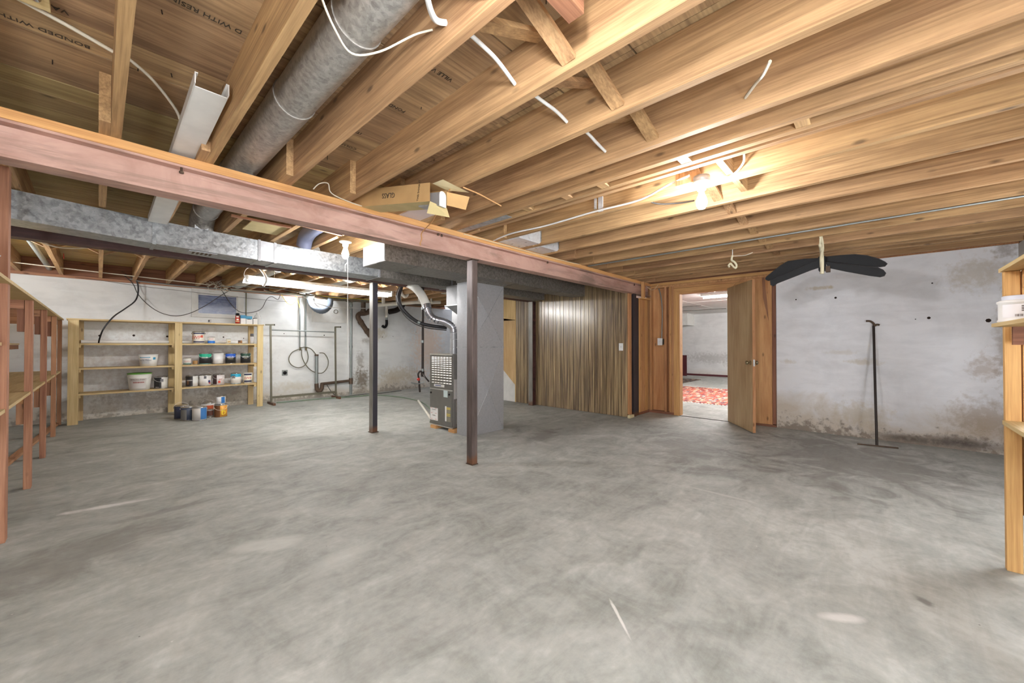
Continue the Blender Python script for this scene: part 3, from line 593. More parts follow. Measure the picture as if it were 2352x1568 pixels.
for (z0, z1) in ((0.0, 1.165), (1.17, 2.03)):
    b = MB(); x0, x1, y0, y1 = 3.3, 3.95, 3.86, 4.1
    def face(a, bb, c, d, n):   # cross-broken panel: four triangles with a shallow peak
        ctr = (Vector(a) + Vector(bb) + Vector(c) + Vector(d)) / 4 + Vector(n) * .03; b.add([a, bb, c, d, ctr], [(0, 1, 4), (1, 2, 4), (2, 3, 4), (3, 0, 4)])
    face((x0, y0, z0), (x1, y0, z0), (x1, y0, z1), (x0, y0, z1), (0, -1, 0)); face((x0, y0, z0), (x0, y1, z0), (x0, y1, z1), (x0, y0, z1), (-.2, 0, 0)); face((x0, y1, z0), (x1, y1, z0), (x1, y1, z1), (x0, y1, z1), (0, .5, 0)); face((x1, y0, z0), (x1, y1, z0), (x1, y1, z1), (x1, y0, z1), (.5, 0, 0))
    b.build('plenum_section', M['galv3'], pl)
    cb = MB(); cc = ((x0 + x1) / 2, y0 - .03, (z0 + z1) / 2)
    for q_ in ((x0, y0, z0), (x1, y0, z0), (x1, y0, z1), (x0, y0, z1)): cb.tube([q_, cc], .0035, 5)
    cb.build('cross_break', M['galv'], pl)
box('seam_flange', M['galv'], 3.295, 3.955, 3.855, 4.105, 1.16, 1.176, pl)
MB().prism([(3.3, 3.86, 2.03), (3.95, 3.86, 2.03), (4.0, 3.80, 2.061), (3.25, 3.80, 2.061)], (0, .26, 0)).build('collar', M['cardlight'] if False else M['galv2'], pl)
box('label', M['white'], 3.297, 3.3, 3.93, 3.97, .72, .86, pl)

# round duct between the joists, dropping onto the rear duct
rp = thing('round_duct', 'large round galvanised pipe running between two joists overhead', 'duct', (.66, 2, 2.3))
ysg = [-1.1, .2, 1.42, 2.1, 3.3, 4.4]
for a, b in zip(ysg[:-1], ysg[1:]):
    MB().tube([(.66, a, 2.425), (.66, b + .02, 2.425)], [.097, .094], 28).build('pipe_section', M['galvpipe'], rp)
    MB().tube([(.66, b - .006, 2.425), (.66, b + .006, 2.425)], .099, 28, smooth=True).build('seam_ring', M['galvpipe'], rp)
MB().tube(cr([(.66, 4.4, 2.425), (.66, 4.55, 2.41), (.66, 4.64, 2.35), (.66, 4.68, 2.26)], 4), .094, 28).build('elbow', M['galvpipe'], rp)
MB().box(.60, .70, 4.575, 4.58, 2.273, 2.33).build('tab', M['foil'], rp)
# white metal channel leaning between joists
t = thing('metal_channel', 'white painted metal channel lying across the front beam and the rear duct', 'channel', (.34, 3.3, 2.25))
MM = Matrix.Translation((.34, 2.18, 2.34)) @ Matrix.Rotation(-.042, 4, 'X')
MB().box(-.06, .06, 0, 2.3, 0, .004, MM).build('web', M['whitemetal'], t)
for s in (-1, 1):
    MB().box(s * .06 - .002, s * .06 + .002, -.03, 2.3, 0, .05, MM).build('side', M['whitemetal'], t); MB().box(min(s * .05, s * .06), max(s * .05, s * .06), -.03, 2.3, .046, .05, MM).build('lip', M['whitemetal'], t)
# sheet metal pans and foil sleeves in the joist bays above the front beam
tag(MB().box(2.319, 2.395, 2.24, 2.9, ZJ - .002, ZJ + .001).build('panning_sheet', M['galv']), 'long grey sheet metal pan under the narrow joist bay', 'duct', None)
def sleeve(label, x0, x1, y0):
    t = thing('duct_boot', label, 'duct', ((x0 + x1) / 2, y0, ZJ))
    MB().prism([(x0, y0, ZJ + .03), (x0 + .03, y0, ZJ + .002), (x1 - .03, y0, ZJ + .002), (x1, y0, ZJ + .03), (x1, y0, ZS - .03), (x0, y0, ZS - .03)], (0, .36, 0)).build('boot', M['foil'], t)
    MB().box(x1 - .012, x1 - .004, y0 - .006, y0, ZJ + .03, ZS - .03).build('seam', M['galv'], t)
sleeve('bright foil duct boot above the beam, left of the pair', 2.882, 3.262, 2.62); sleeve('bright foil duct boot above the beam, right of the pair', 3.318, 3.662, 2.68)
tag(MB().box(4.97, 5.1, -1.1, -.66, 2.4, 2.43).build('metal_strip', M['galv2']), 'grey metal strip tucked between joists above the right shelf', 'strip')
tag(MB().tube([(4.57, -1.1, ZJ - .008), (4.57, 2.85, ZJ - .008)], .008, 6).build('conduit', M['alu']), 'thin metal conduit fixed under a joist near the white wall', 'conduit')

# ------------------------------------------------------------------ furnace
fx, fy0, fy1 = 3.33, 4.24, 4.77
fu = thing('furnace', 'grey gas furnace with louvred upper door raised on wood blocks', 'furnace', (3.6, 4.5, 0))
box('cabinet', M['furnside'], fx + .012, 4.02, fy0, fy1, .045, 1.07, fu, .004)
udoor = box('upper_door', M['furn'], fx, fx + .012, fy0 + .008, fy1 - .004, .575, 1.055, fu, .003)
ldoor = box('lower_door', M['furn'], fx, fx + .012, fy0 + .008, fy1 - .004, .06, .555, fu, .003)
box('trim', M['furntrim'], fx - .003, fx + .012, fy0 + .004, fy1, .558, .571, fu); box('trim', M['furntrim'], fx - .003, fx + .012, fy0, fy1, 1.056, 1.073, fu); box('trim', M['furntrim'], fx - .003, fx + .012, fy0, fy1, .042, .057, fu)
zz = 1.028
for r in range(13):
    for c in range(7):
        y = fy1 - .055 - c * .068; MB().prism([(fx, y, zz), (fx, y, zz - .011), (fx - .006, y, zz - .011)], (0, -.05, 0)).build('louvre', M['furntrim'], udoor)
    zz -= .021 + r * .0017
box('badge', M['whitemetal'], fx - .004, fx, 4.42, 4.66, .60, .635, udoor); box('badge_face', colm((70, 84, 128)), fx - .005, fx - .004, 4.49, 4.63, .612, .625, udoor)
for y, z0, z1, m in ((4.755, .11, .29, 'white'),): box('label', M[m], fx - .002, fx, 4.57, y, z0, z1, ldoor)
for i, z_ in enumerate((.285, .215, .13)):
    for y_ in (4.72, 4.62): box('label_print', M['red'], fx - .003, fx - .002, y_ - .02, y_ + .02, z_ - .004, z_, ldoor)
text('lettering', 'FOR YOUR SAFETY', .012, M['ink'], (fx - .0025, 4.663, .262), (0, -1, 0), (0, 0, 1), ldoor); text('lettering', 'WARNING', .016, M['ink'], (fx - .0025, 4.663, .18), (0, -1, 0), (0, 0, 1), ldoor)
box('label', M['white'], fx - .002, fx, 4.37, 4.40, .13, .34, ldoor); box('label', colm((140, 136, 120)), fx - .002, fx, 4.275, 4.37, .13, .335, ldoor)
for z_ in (.322, .305, .235, .213): box('label_print', M['yellow'], fx - .003, fx - .002, 4.28, 4.365, z_ - .006, z_ + .004, ldoor)
box('tag', colm((190, 206, 206)), fx - .003, fx, 4.345, 4.435, .465, .56, ldoor)
for y_, z_ in ((4.735, .505), (4.305, .51)): MB().lathe([(0, -.016), (.012, -.014), (.014, 0)], (fx, y_, z_), 12, 'x').build('knob', M['black'], ldoor)
box('paper', colm((206, 200, 198)), fx + .03, fx + .10, fy0 - .012, fy0 - .002, .45, .72, fu)
box('junction_box', M['furnside'], fx + .06, fx + .12, fy0 - .03, fy0, .1, .44, fu)
for y_, lab in ((4.22, 'right'), (4.64, 'left')):
    tag(box('wood_block', M['honeyy'], 3.30, 3.45, y_ - .06, y_ + .07, 0, .042), 'short wood block under the ' + lab + ' front corner of the furnace', 'block')
box('coil_box', M['galv3'], 3.72, 4.02, fy0 + .02, fy1 - .02, 1.07, 1.72, fu)
sp_ = thing('supply_plenum', 'bright sheet metal box above the furnace joining the rear duct', 'plenum', (3.6, 4.4, 1.65))
box('box', M['galv3'], 3.5, 3.98, 4.2, 4.6, 1.78, 2.06, sp_); box('flange', M['foil'], 3.48, 3.99, 4.18, 4.62, 1.765, 1.78, sp_)
MB().prism([(3.5, 4.2, 1.765), (3.98, 4.2, 1.765), (3.98, 4.2, 1.66), (3.7, 4.2, 1.66)], (0, .4, 0)).build('transition', M['galv3'], sp_)
box('corner_strip', M['foil'], 3.49, 3.5, 4.2, 4.23, 1.78, 2.06, sp_)
# flue: jointed silver elbows into a white wrapped pipe
fl = thing('flue_pipe', 'shiny jointed flue pipe rising from the furnace and bending left', 'pipe', (3.5, 4.45, 1.07))
path = cr([(3.5, 4.43, 1.07), (3.5, 4.43, 1.38), (3.48, 4.45, 1.47), (3.38, 4.5, 1.53), (3.26, 4.55, 1.56), (3.2, 4.6, 1.63), (3.18, 4.63, 1.74)], 3)
for i in range(len(path) - 1):
    MB().tube([path[i], path[i] * .04 + path[i + 1] * .96], .052, 18).build('pipe_segment', M['silver'] if i > 2 else M['galv3'], fl)
MB().tube(cr([path[-1], (3.16, 4.72, 1.9), (3.14, 4.9, 2.05), (3.14, 5.3, 2.2)], 4), .062, 18).build('wrapped_pipe', M['insul'], fl)
for pt in (path[-1],): MB().tube([pt - Vector((0, .01, .03)), pt + Vector((0, .01, .03))], .064, 18).build('clamp', M['silver'], fl)
h = thing('insulated_line', 'thick black insulated line looping from the furnace up to the joists', 'hose', (3.1, 5.0, 1.5))
wire('insulation', [(3.60, 4.72, 1.46), (3.43, 4.9, 1.49), (3.28, 5.0, 1.54), (3.13, 5.05, 1.65), (3.04, 5.1, 1.78), (3.04, 5.15, 1.92), (3.12, 5.22, 2.05), (3.2, 5.3, 2.2)], .026, M['blackrub'], h, 12)
wire('copper_line', [(3.58, 4.7, 1.42), (3.38, 4.88, 1.45), (3.22, 4.98, 1.51), (3.08, 5.03, 1.62), (2.99, 5.08, 1.78), (2.99, 5.13, 1.92), (3.08, 5.2, 2.08)], .008, M['wire_dark'], h)
MB().tube([(3.3, 4.985, 1.53), (3.27, 5.0, 1.545)], .029, 12).build('tape_band', M['alu'], h)
gp = thing('gas_pipe', 'vertical black iron gas pipe with a red valve left of the furnace', 'pipe', (3.34, 4.98, .5))
MB().tube([(3.34, 4.97, .74), (3.34, 4.97, 2.2)], .019, 12).build('riser', M['darkiron'], gp)
for z_ in (.82, 1.25, 1.75): MB().tube([(3.34, 4.97, z_ - .02), (3.34, 4.97, z_ + .02)], .0215, 12).build('coupling', M['alu'], gp)
MB().tube([(3.34, 4.97, .72), (3.34, 4.97, .80)], .027, 12).build('tee', M['darkiron'], gp)
wire('drop_leg', [(3.34, 4.97, .79), (3.30, 4.98, .80), (3.275, 4.99, .76), (3.285, 4.99, .70), (3.295, 4.99, .60), (3.305, 4.99, .49)], .014, M['darkiron'], gp, 10)
MB().lathe([(0, -.02), (.02, -.016), (.02, .016), (0, .02)], (3.27, 4.975, .685), 12, 'y').build('valve_handle', M['red'], gp)
wire('branch', [(3.33, 4.95, .77), (3.31, 4.86, .72), (3.32, 4.78, .66)], .012, M['darkiron'], gp)
wire('cock', [(3.16, 5.0, .64), (3.24, 4.99, .62), (3.3, 4.98, .62), (3.36, 4.95, .65)], .009, M['alu'], gp)
tag(wire('garden_hose', [(2.5, 8.95, .012), (3.2, 8.9, .012), (4.0, 8.75, .012), (4.5, 8.6, .012), (4.69, 7.86, .012), (4.61, 6.95, .012), (4.2, 6.0, .012), (3.75, 5.3, .012), (3.5, 5.0, .012)], .012, M['hose_green'], n=8), 'thin green hose lying on the concrete behind the dark post', 'hose')
tag(MB().tube([(4.6, 7.0, .025), (3.5, 4.93, .03)], .022, 10).build('drain_pipe', M['pvc']), 'cream plastic drain pipe lying on the floor behind the furnace', 'pipe')
tag(wire('cord', [(3.5, 8.95, .3), (3.6, 8.9, .12), (3.75, 8.9, .02), (4.0, 8.95, .008), (4.4, 9.0, .008), (4.8, 8.9, .008), (5.4, 9.0, .008)], .007, M['wire_dark']), 'dark cord trailing along the foot of the far wall', 'cord')

# ------------------------------------------------------------------ lamps
def lamp(label, x, y, z0, junction=False, cord=0, box_m='porcelain', bm='bulb', r=.034):
    t = thing('bulb_lampholder', label, 'lamp', (x, y, z0 - .2))
    if junction: MB().lathe([(0, .04), (.05, .04), (.05, 0), (0, 0)], (x, y, z0), 14).build('junction_box', M['galv3'], t)
    MB().lathe([(0, 0), (.058, 0), (.058, -.008), (.045, -.014), (.028, -.022), (.026, -.05), (0, -.05)], (x, y, z0), 20).build('holder', M[box_m], t)
    MB().lathe([(.015, -.05), (.017, -.075), (r * .75, -.095), (r, -.125), (r * .97, -.145), (r * .6, -.17), (0, -.178)], (x, y, z0), 12).build('bulb', M[bm], t)
    if cord:
        MB().tube([(x + .02, y, z0 - .02), (x + .02, y - .01, z0 - .2), (x + .021, y - .01, z0 - cord)], .0035, 6).build('pull_cord', M['rope'], t)
        wire('cord_loop', [(x + .02, y - .01, z0 - .21), (x + .0, y - .0, z0 - .24), (x + .0, y, z0 - .3)], .004, M['rope'], t)
    return t
lamp('lit bare bulb in a porcelain holder between the joists, right of centre', 2.70, .82, 2.265, True)
lamp('lit bare bulb with a long pull cord hanging above the rear duct', 1.70, 3.9, 2.245, False, 1.25, bm='bulb_rear')
lamp('small lit bulb against the far wall near the flexible pipe', 3.17, 8.95, 2.26, False, .0, bm='bulb_small')
def globe(label, x, y, z, gm='globe'):  # unseen globe on a tripod, added as fill light
    t = thing('fill_globe', label, 'lamp', (x, y, 0))
    for a in (0, 2.1, 4.2): MB().tube([(x, y, .5), (x + .3 * math.cos(a), y + .3 * math.sin(a), .01)], .01, 6).build('leg', M['black'], t)
    MB().tube([(x, y, .45), (x, y, z - .15)], .014, 8).build('pole', M['black'], t)
    MB().tube([(x, y, z - .17), (x, y, z - .12)], .05, 12).build('socket', M['black'], t)
    MB().lathe([(.14 * math.sin(PI * i / 12), -.14 * math.cos(PI * i / 12)) for i in range(13)], (x, y, z), 18).build('globe', M[gm], t)
lamp('lit bare bulb in a lampholder straight over the camera, just out of frame', .62, .45, 2.285, True, bm='bulb_near')
globe('added fill light globe on a tripod behind the camera at the left', -.8, -.8, 1.1)
globe('added fill light globe on a tripod behind the camera at the right', 1.0, -.95, 1.0, 'globe_dim')
globe('added fill light globe on a tripod behind the right shelf, out of frame', 3.95, -.98, 1.25, 'globe_low')
globe('added fill light globe on a tripod behind the left shelf, out of frame', -1.1, 7.3, 2.08, 'globe_dim')
t = thing('bulb_lampholder', 'unlit white lampholder on a pale board at the top left', 'lamp', (-.18, 2.12, 2.4))
MB().box(-.32, -.13, 2.16, 2.24, 2.44, 2.462).build('mounting_board', M['pinex'], t); MB().tube([(-.19, 2.0, 2.44), (-.165, 2.14, 2.43)], [.018, .017], 12).build('white_base', M['porcelain'], t); MB().tube([(-.165, 2.14, 2.43), (-.16, 2.165, 2.43)], .014, 10).build('metal_cap', M['chrome'], t)
sl = thing('shop_light', 'long lit fluorescent shop light hanging below the rear joists', 'light', (2.6, 6.6, 2.1))
MB().tube([(1.46, 6.55, 2.125), (3.72, 6.6, 2.125)], .019, 12).build('tube', M['tube'], sl)
MB().box(1.42, 3.76, 6.555, 6.60, 2.16, 2.2).build('housing', M['whitemetal'], sl)
MB().prism([(1.42, 6.60, 2.17), (1.42, 6.70, 2.10), (1.42, 6.705, 2.105), (1.42, 6.60, 2.178)], (2.34, .05, 0)).build('reflector', M['whitemetal'], sl)
for x in (1.8, 3.4): MB().tube([(x, 6.575, 2.2), (x, 6.575, ZJ + .03)], .003, 5).build('chain', M['chrome'], sl)
for x in (1.45, 3.72): box('socket', M['white'], x - .012, x + .012, 6.53, 6.6, 2.10, 2.2, sl)
MB().tube(cr([(1.55, 6.5, 2.36), (1.62, 6.45, 2.25), (1.66, 6.44, 2.15), (1.63, 6.47, 2.05)], 5), .018, 6).build('plastic_strap', M['white'], sl)
wire('lamp_wire', [(1.5, 6.5, 2.32), (1.42, 6.48, 2.27), (1.40, 6.5, 2.18), (1.46, 6.52, 2.1)], .004, M['white'], sl)

for x, lab in ((1.845, 'left of the corded bulb'), (3.03, 'above the right half of the shop light')):
    t = thing('round_duct', 'pale round duct in a rear joist bay ' + lab, 'duct', (x, 7, 2.3))
    for y0 in (5.2, 6.5, 7.8): MB().tube([(x, y0, 2.395), (x, y0 + 1.29, 2.395)], [.1, .097], 20).build('pipe_section', M['insul'], t)
# ------------------------------------------------------------------ far wall: window, pipes, access board
wd = struct(MB().box(1.25, 1.88, 9.236, 9.242, 1.776, 2.16).build('window_1', M['glass']))
for b in ((1.17, 1.25, 1.72, 2.25), (1.88, 1.975, 1.72, 2.25)): box('window_frame', M['board_white'], b[0], b[1], 9.19, 9.249, b[2], b[3], wd)
box('window_frame', M['board_white'], 1.25, 1.88, 9.19, 9.249, 2.16, 2.25, wd); box('window_frame', M['board_white'], 1.25, 1.88, 9.19, 9.249, 1.72, 1.776, wd)
for a in ((1.25, 1.27, 1.776, 2.16), (1.86, 1.88, 1.776, 2.16), (1.27, 1.86, 2.14, 2.16), (1.27, 1.86, 1.776, 1.795)): box('window_sash', M['whitemetal'], a[0], a[1], 9.225, 9.24, a[2], a[3], wd)
ab = thing('access_board', 'white board on the far wall behind the flexible round pipe', 'board', (3.66, 9.23, 1.7))
box('panel', M['board_white'], 3.28, 4.05, 9.225, 9.25, 1.72, 2.25, ab)
MB().tube([(3.8 + .045 * math.cos(i * PI / 8), 9.222, 1.98 + .045 * math.sin(i * PI / 8)) for i in range(16)], .006, 6, closed=True).build('round_port', M['rackmetal'], ab)
tag(MB().tube(cr([(3.15, 9.05, 2.27), (3.19, 9.05, 2.12), (3.26, 9.0, 2.0), (3.38, 8.97, 1.95), (3.5, 9.0, 2.0), (3.6, 9.05, 2.12), (3.62, 9.1, 2.27)], 6), [.058 + .006 * (i % 2) for i in range(37)], 16).build('flexible_duct', colm((116, 126, 140))), 'silver blue flexible duct curved in a U on the far wall', 'duct')
def vpipe(label, x, z0, z1, r, m=None, y=9.21): return tag(MB().tube([(x, y, z0), (x, y, z1)], r, 12).build('pipe', m or M['alu']), label, 'pipe')
vpipe('left of two thin grey pipes ending above the coiled tubes', 3.02, 1.12, 2.25, .014); vpipe('right of two thin grey pipes ending above the coiled tubes', 3.14, 1.12, 2.25, .014)
vpipe('tan pipe beside the window frame on the far wall', 2.02, 1.6, 2.25, .013, M['rackmetal'])
sk = thing('drain_stack', 'tall galvanised pipe at the wall joint running down to the floor', 'pipe', (4.15, 9.2, 0))
MB().tube([(4.15, 9.19, 0), (4.15, 9.19, 2.25)], .03, 14).build('pipe', M['alu'], sk); MB().tube([(4.15, 9.19, .26), (4.15, 9.19, .4)], .045, 14).build('tee', M['iron'], sk)
for z_ in (1.15, 2.15): MB().tube([(4.15, 9.19, z_ - .03), (4.15, 9.19, z_ + .03)], .037, 14).build('coupling', M['alu'], sk)
MB().tube([(3.45, 9.17, .31), (4.12, 9.19, .34)], .032, 14).build('arm', M['iron'], sk)
dp = thing('standpipe', 'short grey standpipe with a rusty trap below the coiled tubes', 'pipe', (3.36, 9.15, .15))
MB().tube([(3.35, 9.15, .3), (3.35, 9.15, .98)], .035, 14).build('pipe', M['alu'], dp); MB().tube([(3.35, 9.15, .95), (3.35, 9.15, .985)], .04, 14).build('rim', M['iron'], dp)
MB().tube(cr([(3.35, 9.15, .33), (3.36, 9.14, .2), (3.41, 9.13, .16), (3.46, 9.14, .21), (3.48, 9.17, .31)], 4), .042, 14).build('trap', M['iron'], dp)
ct = thing('coiled_tubes', 'grey washer tubes hanging in loops on the far wall', 'hose', (3.1, 9.18, .6))
wire('tube', [(3.02, 9.17, 1.12), (2.86, 9.17, 1.04), (2.79, 9.17, .9), (2.84, 9.17, .77), (2.98, 9.17, .70), (3.12, 9.17, .76), (3.18, 9.17, .92), (3.14, 9.17, 1.12)], .010, M['rackmetal'], ct, 8)
wire('tube', [(3.04, 9.16, 1.1), (3.05, 9.16, .93), (3.14, 9.16, .74), (3.27, 9.16, .61), (3.44, 9.1, .56), (3.56, 9.1, .68), (3.58, 9.1, .85), (3.5, 9.1, 1.0), (3.4, 9.12, 1.02)], .010, M['rackmetal'], ct, 8)
wire('tube', [(3.02, 9.16, 1.13), (3.12, 9.16, 1.15), (3.24, 9.15, 1.1), (3.34, 9.14, .97)], .010, M['rackmetal'], ct, 8)
for x in (3.02, 3.14): MB().tube([(x, 9.19, 1.08), (x, 9.17, 1.15)], .02, 8).build('valve', M['brass'], ct)
ot = thing('wall_outlet', 'grey dryer outlet with a round black face on the far wall', 'outlet', (2.74, 9.23, .56))
box('plate', M['alu'], 2.68, 2.79, 9.235, 9.249, .54, .66, ot, .004); MB().lathe([(0, -.01), (.035, -.01), (.037, 0)], (2.735, 9.235, .6), 16, 'y').build('socket', M['black'], ot)
ci = thing('cast_iron_drain', 'rusty cast iron drain elbow on the far wall left of the dark post', 'pipe', (4.4, 9.1, 1.4))
MB().tube([(4.42, 9.12, 2.28), (4.42, 9.12, 2.0)], .055, 14).build('pipe', M['iron'], ci); MB().tube(cr([(4.62, 9.1, 2.04), (4.45, 9.1, 1.97), (4.32, 9.1, 1.95), (4.28, 9.1, 1.87), (4.36, 9.1, 1.74), (4.5, 9.12, 1.56), (4.62, 9.15, 1.42)], 4), .058, 14).build('bend', M['iron'], ci)
for p, q in (((4.42, 9.12, 2.04), (4.42, 9.12, 1.98)), ((4.33, 9.1, 1.78), (4.37, 9.1, 1.72)), ((4.5, 9.12, 1.57), (4.54, 9.13, 1.51)), ((4.55, 9.1, 2.02), (4.6, 9.1, 2.04))): MB().tube([p, q], .07, 14).build('hub', M['iron'], ci)
MB().tube([(4.58, 9.0, 2.02), (4.66, 9.0, 2.1)], .05, 14).build('white_adapter', M['pvc'], ci)
dt = thing('drain_trap', 'small black drain trap hanging below the white pipe', 'pipe', (5.02, 9.1, 1.6))
MB().tube([(5.03, 9.1, 2.285), (5.03, 9.1, 1.9)], .035, 12).build('pipe', M['pvc'], dt); MB().tube([(5.03, 9.1, 1.9), (5.03, 9.1, 1.84)], .03, 12).build('sleeve', M['alu'], dt)
MB().tube(cr([(5.03, 9.1, 1.84), (5.03, 9.1, 1.72), (4.98, 9.1, 1.65), (4.91, 9.09, 1.68)], 4), .034, 12).build('trap', M['black'], dt)
tag(MB().tube(cr([(5.1, 9.1, 2.05), (5.3, 9.1, 2.1), (5.45, 9.1, 2.2), (5.5, 9.1, 2.28)], 4), .07, 12).build('waste_pipe', M['darkiron']), 'short black waste pipe entering the top of the far wall', 'pipe')
pv = thing('pvc_drain', 'white plastic drain run with risers under the rear joists', 'pipe', (4.6, 7.4, 2.0))
MB().tube([(4.1, 7.9, 2.06), (5.0, 7.7, 2.18), (5.6, 7.6, 2.22)], .04, 14).build('run', M['pvc'], pv)
for x in (4.25, 4.62, 5.05, 5.35): MB().tube([(x, 7.86 - (x - 4.1) * .2, 2.08 + (x - 4.1) * .1), (x, 7.86 - (x - 4.1) * .2, 2.45)], .022 if x > 4.4 else .036, 12).build('riser', M['pvc'], pv)
MB().tube(cr([(4.28, 7.4, 2.36), (4.4, 7.4, 2.4), (4.44, 7.4, 2.3), (4.52, 7.4, 2.24), (4.58, 7.4, 2.3), (4.58, 7.4, 2.46)], 4), .034, 14).build('trap', M['pvc'], pv)
MB().tube(cr([(4.9, 6.6, 2.3), (5.1, 6.6, 2.28), (5.16, 6.6, 2.16), (5.26, 6.6, 2.12), (5.32, 6.6, 2.2), (5.32, 6.6, 2.44)], 4), .032, 14).build('trap', M['pvc'], pv)
t = thing('water_pipe', 'thin grey water pipe on the rim board at the far left', 'pipe', (-.5, 7, 2.4))
MB().tube([(-.56, 5.2, 2.42), (-.52, 9.15, 2.36)], .03, 12).build('pipe', M['alu'], t)
tag(box('red_tag', M['red'], -.33, -.325, 7.9, 8.0, 2.36, 2.42), 'small red tag on a joist at the far left', 'tag')
tag(MB().tube([(.35, 9.12, 2.31), (.47, 9.11, 2.28), (.9, 9.11, 2.265), (2.6, 9.11, 2.265), (4.0, 9.11, 2.265)], .011, 8).build('conduit', M['alu']), 'metal conduit running along the top of the far wall over the window', 'conduit')
tag(wire('cord', [(.29, 9.14, 2.38), (.42, 9.14, 2.31), (.455, 9.14, 2.14), (.42, 9.1, 1.95), (.29, 8.95, 1.79), (.17, 8.76, 1.66), (.09, 8.70, 1.53), (.04, 8.70, 1.42), (.01, 8.80, 1.30), (.0, 8.9, 1.235)], .011, M['blackrub']), 'thick black cord hanging from the joists down onto the left shelf bay', 'cord')
tag(wire('cord', [(.27, 9.15, 2.38), (.39, 9.15, 2.23), (.45, 9.15, 2.07), (.58, 9.15, 1.89), (.75, 9.15, 1.76), (.95, 9.15, 1.72), (1.16, 9.15, 1.79), (1.38, 9.13, 1.95), (1.6, 9.1, 2.15), (1.75, 9.1, 2.27)], .006, M['wire_dark']), 'thin dark cord drooping in a wide curve below the window left corner', 'cord')
tag(wire('cord', [(1.54, 9.08, 2.4), (1.57, 9.08, 2.3), (1.65, 9.08, 2.15), (1.73, 9.08, 2.01), (1.85, 9.08, 1.87), (1.99, 9.08, 1.83), (2.18, 9.1, 1.88), (2.28, 9.12, 1.96), (2.36, 9.12, 2.14), (2.45, 9.12, 2.2), (2.56, 9.12, 2.15), (2.6, 9.12, 2.24)], .006, M['wire_dark']), 'thin dark cord looping in front of the window towards the right', 'cord')
tag(wire('cord', [(2.88, 8.9, 2.28), (3.05, 8.9, 2.2), (3.3, 8.9, 2.1), (3.6, 8.9, 2.04), (4.0, 8.9, 2.06), (4.4, 8.95, 2.08)], .007, M['white']), 'white cord sagging in front of the flexible duct', 'cord')
tag(wire('wire', [(2.62, 9.1, 2.26), (2.72, 9.1, 2.1), (2.82, 9.1, 2.06), (2.92, 9.1, 2.18), (2.9, 9.1, 2.25), (2.95, 9.1, 2.12), (2.98, 9.1, 2.0)], .005, M['yellow']), 'cream yellow wire loop hanging at the top of the far wall', 'wire')
tag(wire('wire', [(-.5, 9.2, 2.27), (-.1, 9.16, 2.255), (.4, 9.16, 2.21), (1.0, 9.16, 2.18), (1.9, 9.16, 2.14), (2.6, 9.16, 2.12), (2.9, 9.16, 2.13)], .003, M['wire_dark']), 'thin wire strung across the far wall above the window', 'wire')
bw = MB(); random.seed(3)
for k in range(26):
    x = 1.35 + random.random() * .4; z = 2.28 + random.random() * .12; p = [(x, 8.98, z)]
    for j in range(4): p.append((p[-1][0] + random.uniform(-.09, .09), 8.98 + random.uniform(-.06, .06), max(2.2, min(2.42, p[-1][2] + random.uniform(-.06, .06)))))
    bw.tube(cr(p, 4), .0035, 5)
tag(bw.build('wire_nest', M['cable']), 'tangle of loose cable ends above the window', 'wires', None, 'stuff')
for i, (pts, m, lab) in enumerate([
    ([(-.9, 8.4, 2.31), (-.3, 8.5, 2.3), (.5, 8.6, 2.29), (1.35, 8.7, 2.275)], 'cable', 'pale cable crossing under the rear joists at the left'),
    ([(1.7, 8.9, 2.26), (2.3, 8.8, 2.25), (2.9, 8.8, 2.26), (3.8, 8.7, 2.27)], 'cable', 'pale cable along the far wall top right of the window'),
    ([(1.5, 8.7, 2.27), (2.2, 8.2, 2.26), (2.9, 8.6, 2.27), (3.5, 8.9, 2.27)], 'alu', 'grey cable slanting under the joists behind the shop light'),
    ([(3.15, 8.6, 2.25), (3.6, 8.5, 2.22), (4.0, 8.4, 2.23), (4.5, 8.3, 2.2)], 'yellow', 'yellow cable running above the flexible duct'),
    ([(-.55, 6.0, 2.3), (-.3, 6.1, 2.2), (0.0, 6.1, 2.26), (.1, 6.1, 2.33)], 'cable', 'white cable drooping under the leftmost rear joists'),
    ([(2.2, 8.7, 2.27), (2.7, 8.9, 2.25), (3.3, 8.7, 2.26), (4.2, 8.9, 2.27), (5.2, 8.8, 2.27)], 'cable', 'pale cable crossing above the drain pipes')]):
    tag(wire('cable', pts, .007, M[m]), lab, 'cable')
bw = MB()
for k in range(34):
    x = random.uniform(2.1, 5.6); y = random.uniform(8.5, 9.15); z = random.uniform(2.24, 2.28); p = [(x, y, z)]
    for j in range(3): p.append((p[-1][0] + random.uniform(.1, .35), min(9.16, p[-1][1] + random.uniform(-.12, .12)), z + random.uniform(-.03, .005)))
    bw.tube(cr(p, 3), random.choice((.004, .006, .009)), 5)
tag(bw.build('cable_mass', M['rackmetal']), 'crowded grey cables and thin pipes along the top of the far wall', 'cables', None, 'stuff')
bw = MB()
for k in range(7): x = 3.1 + k * .3; bw.tube(cr([(x, 8.0, 2.4), (x + .3, 7.6, 2.36 + .01 * k), (x + .6, 7.3, 2.42)], 4), .008, 6)
tag(bw.build('cable_mass', M['red']), 'red cables between the rear joists above the white drain', 'cables', None, 'stuff')

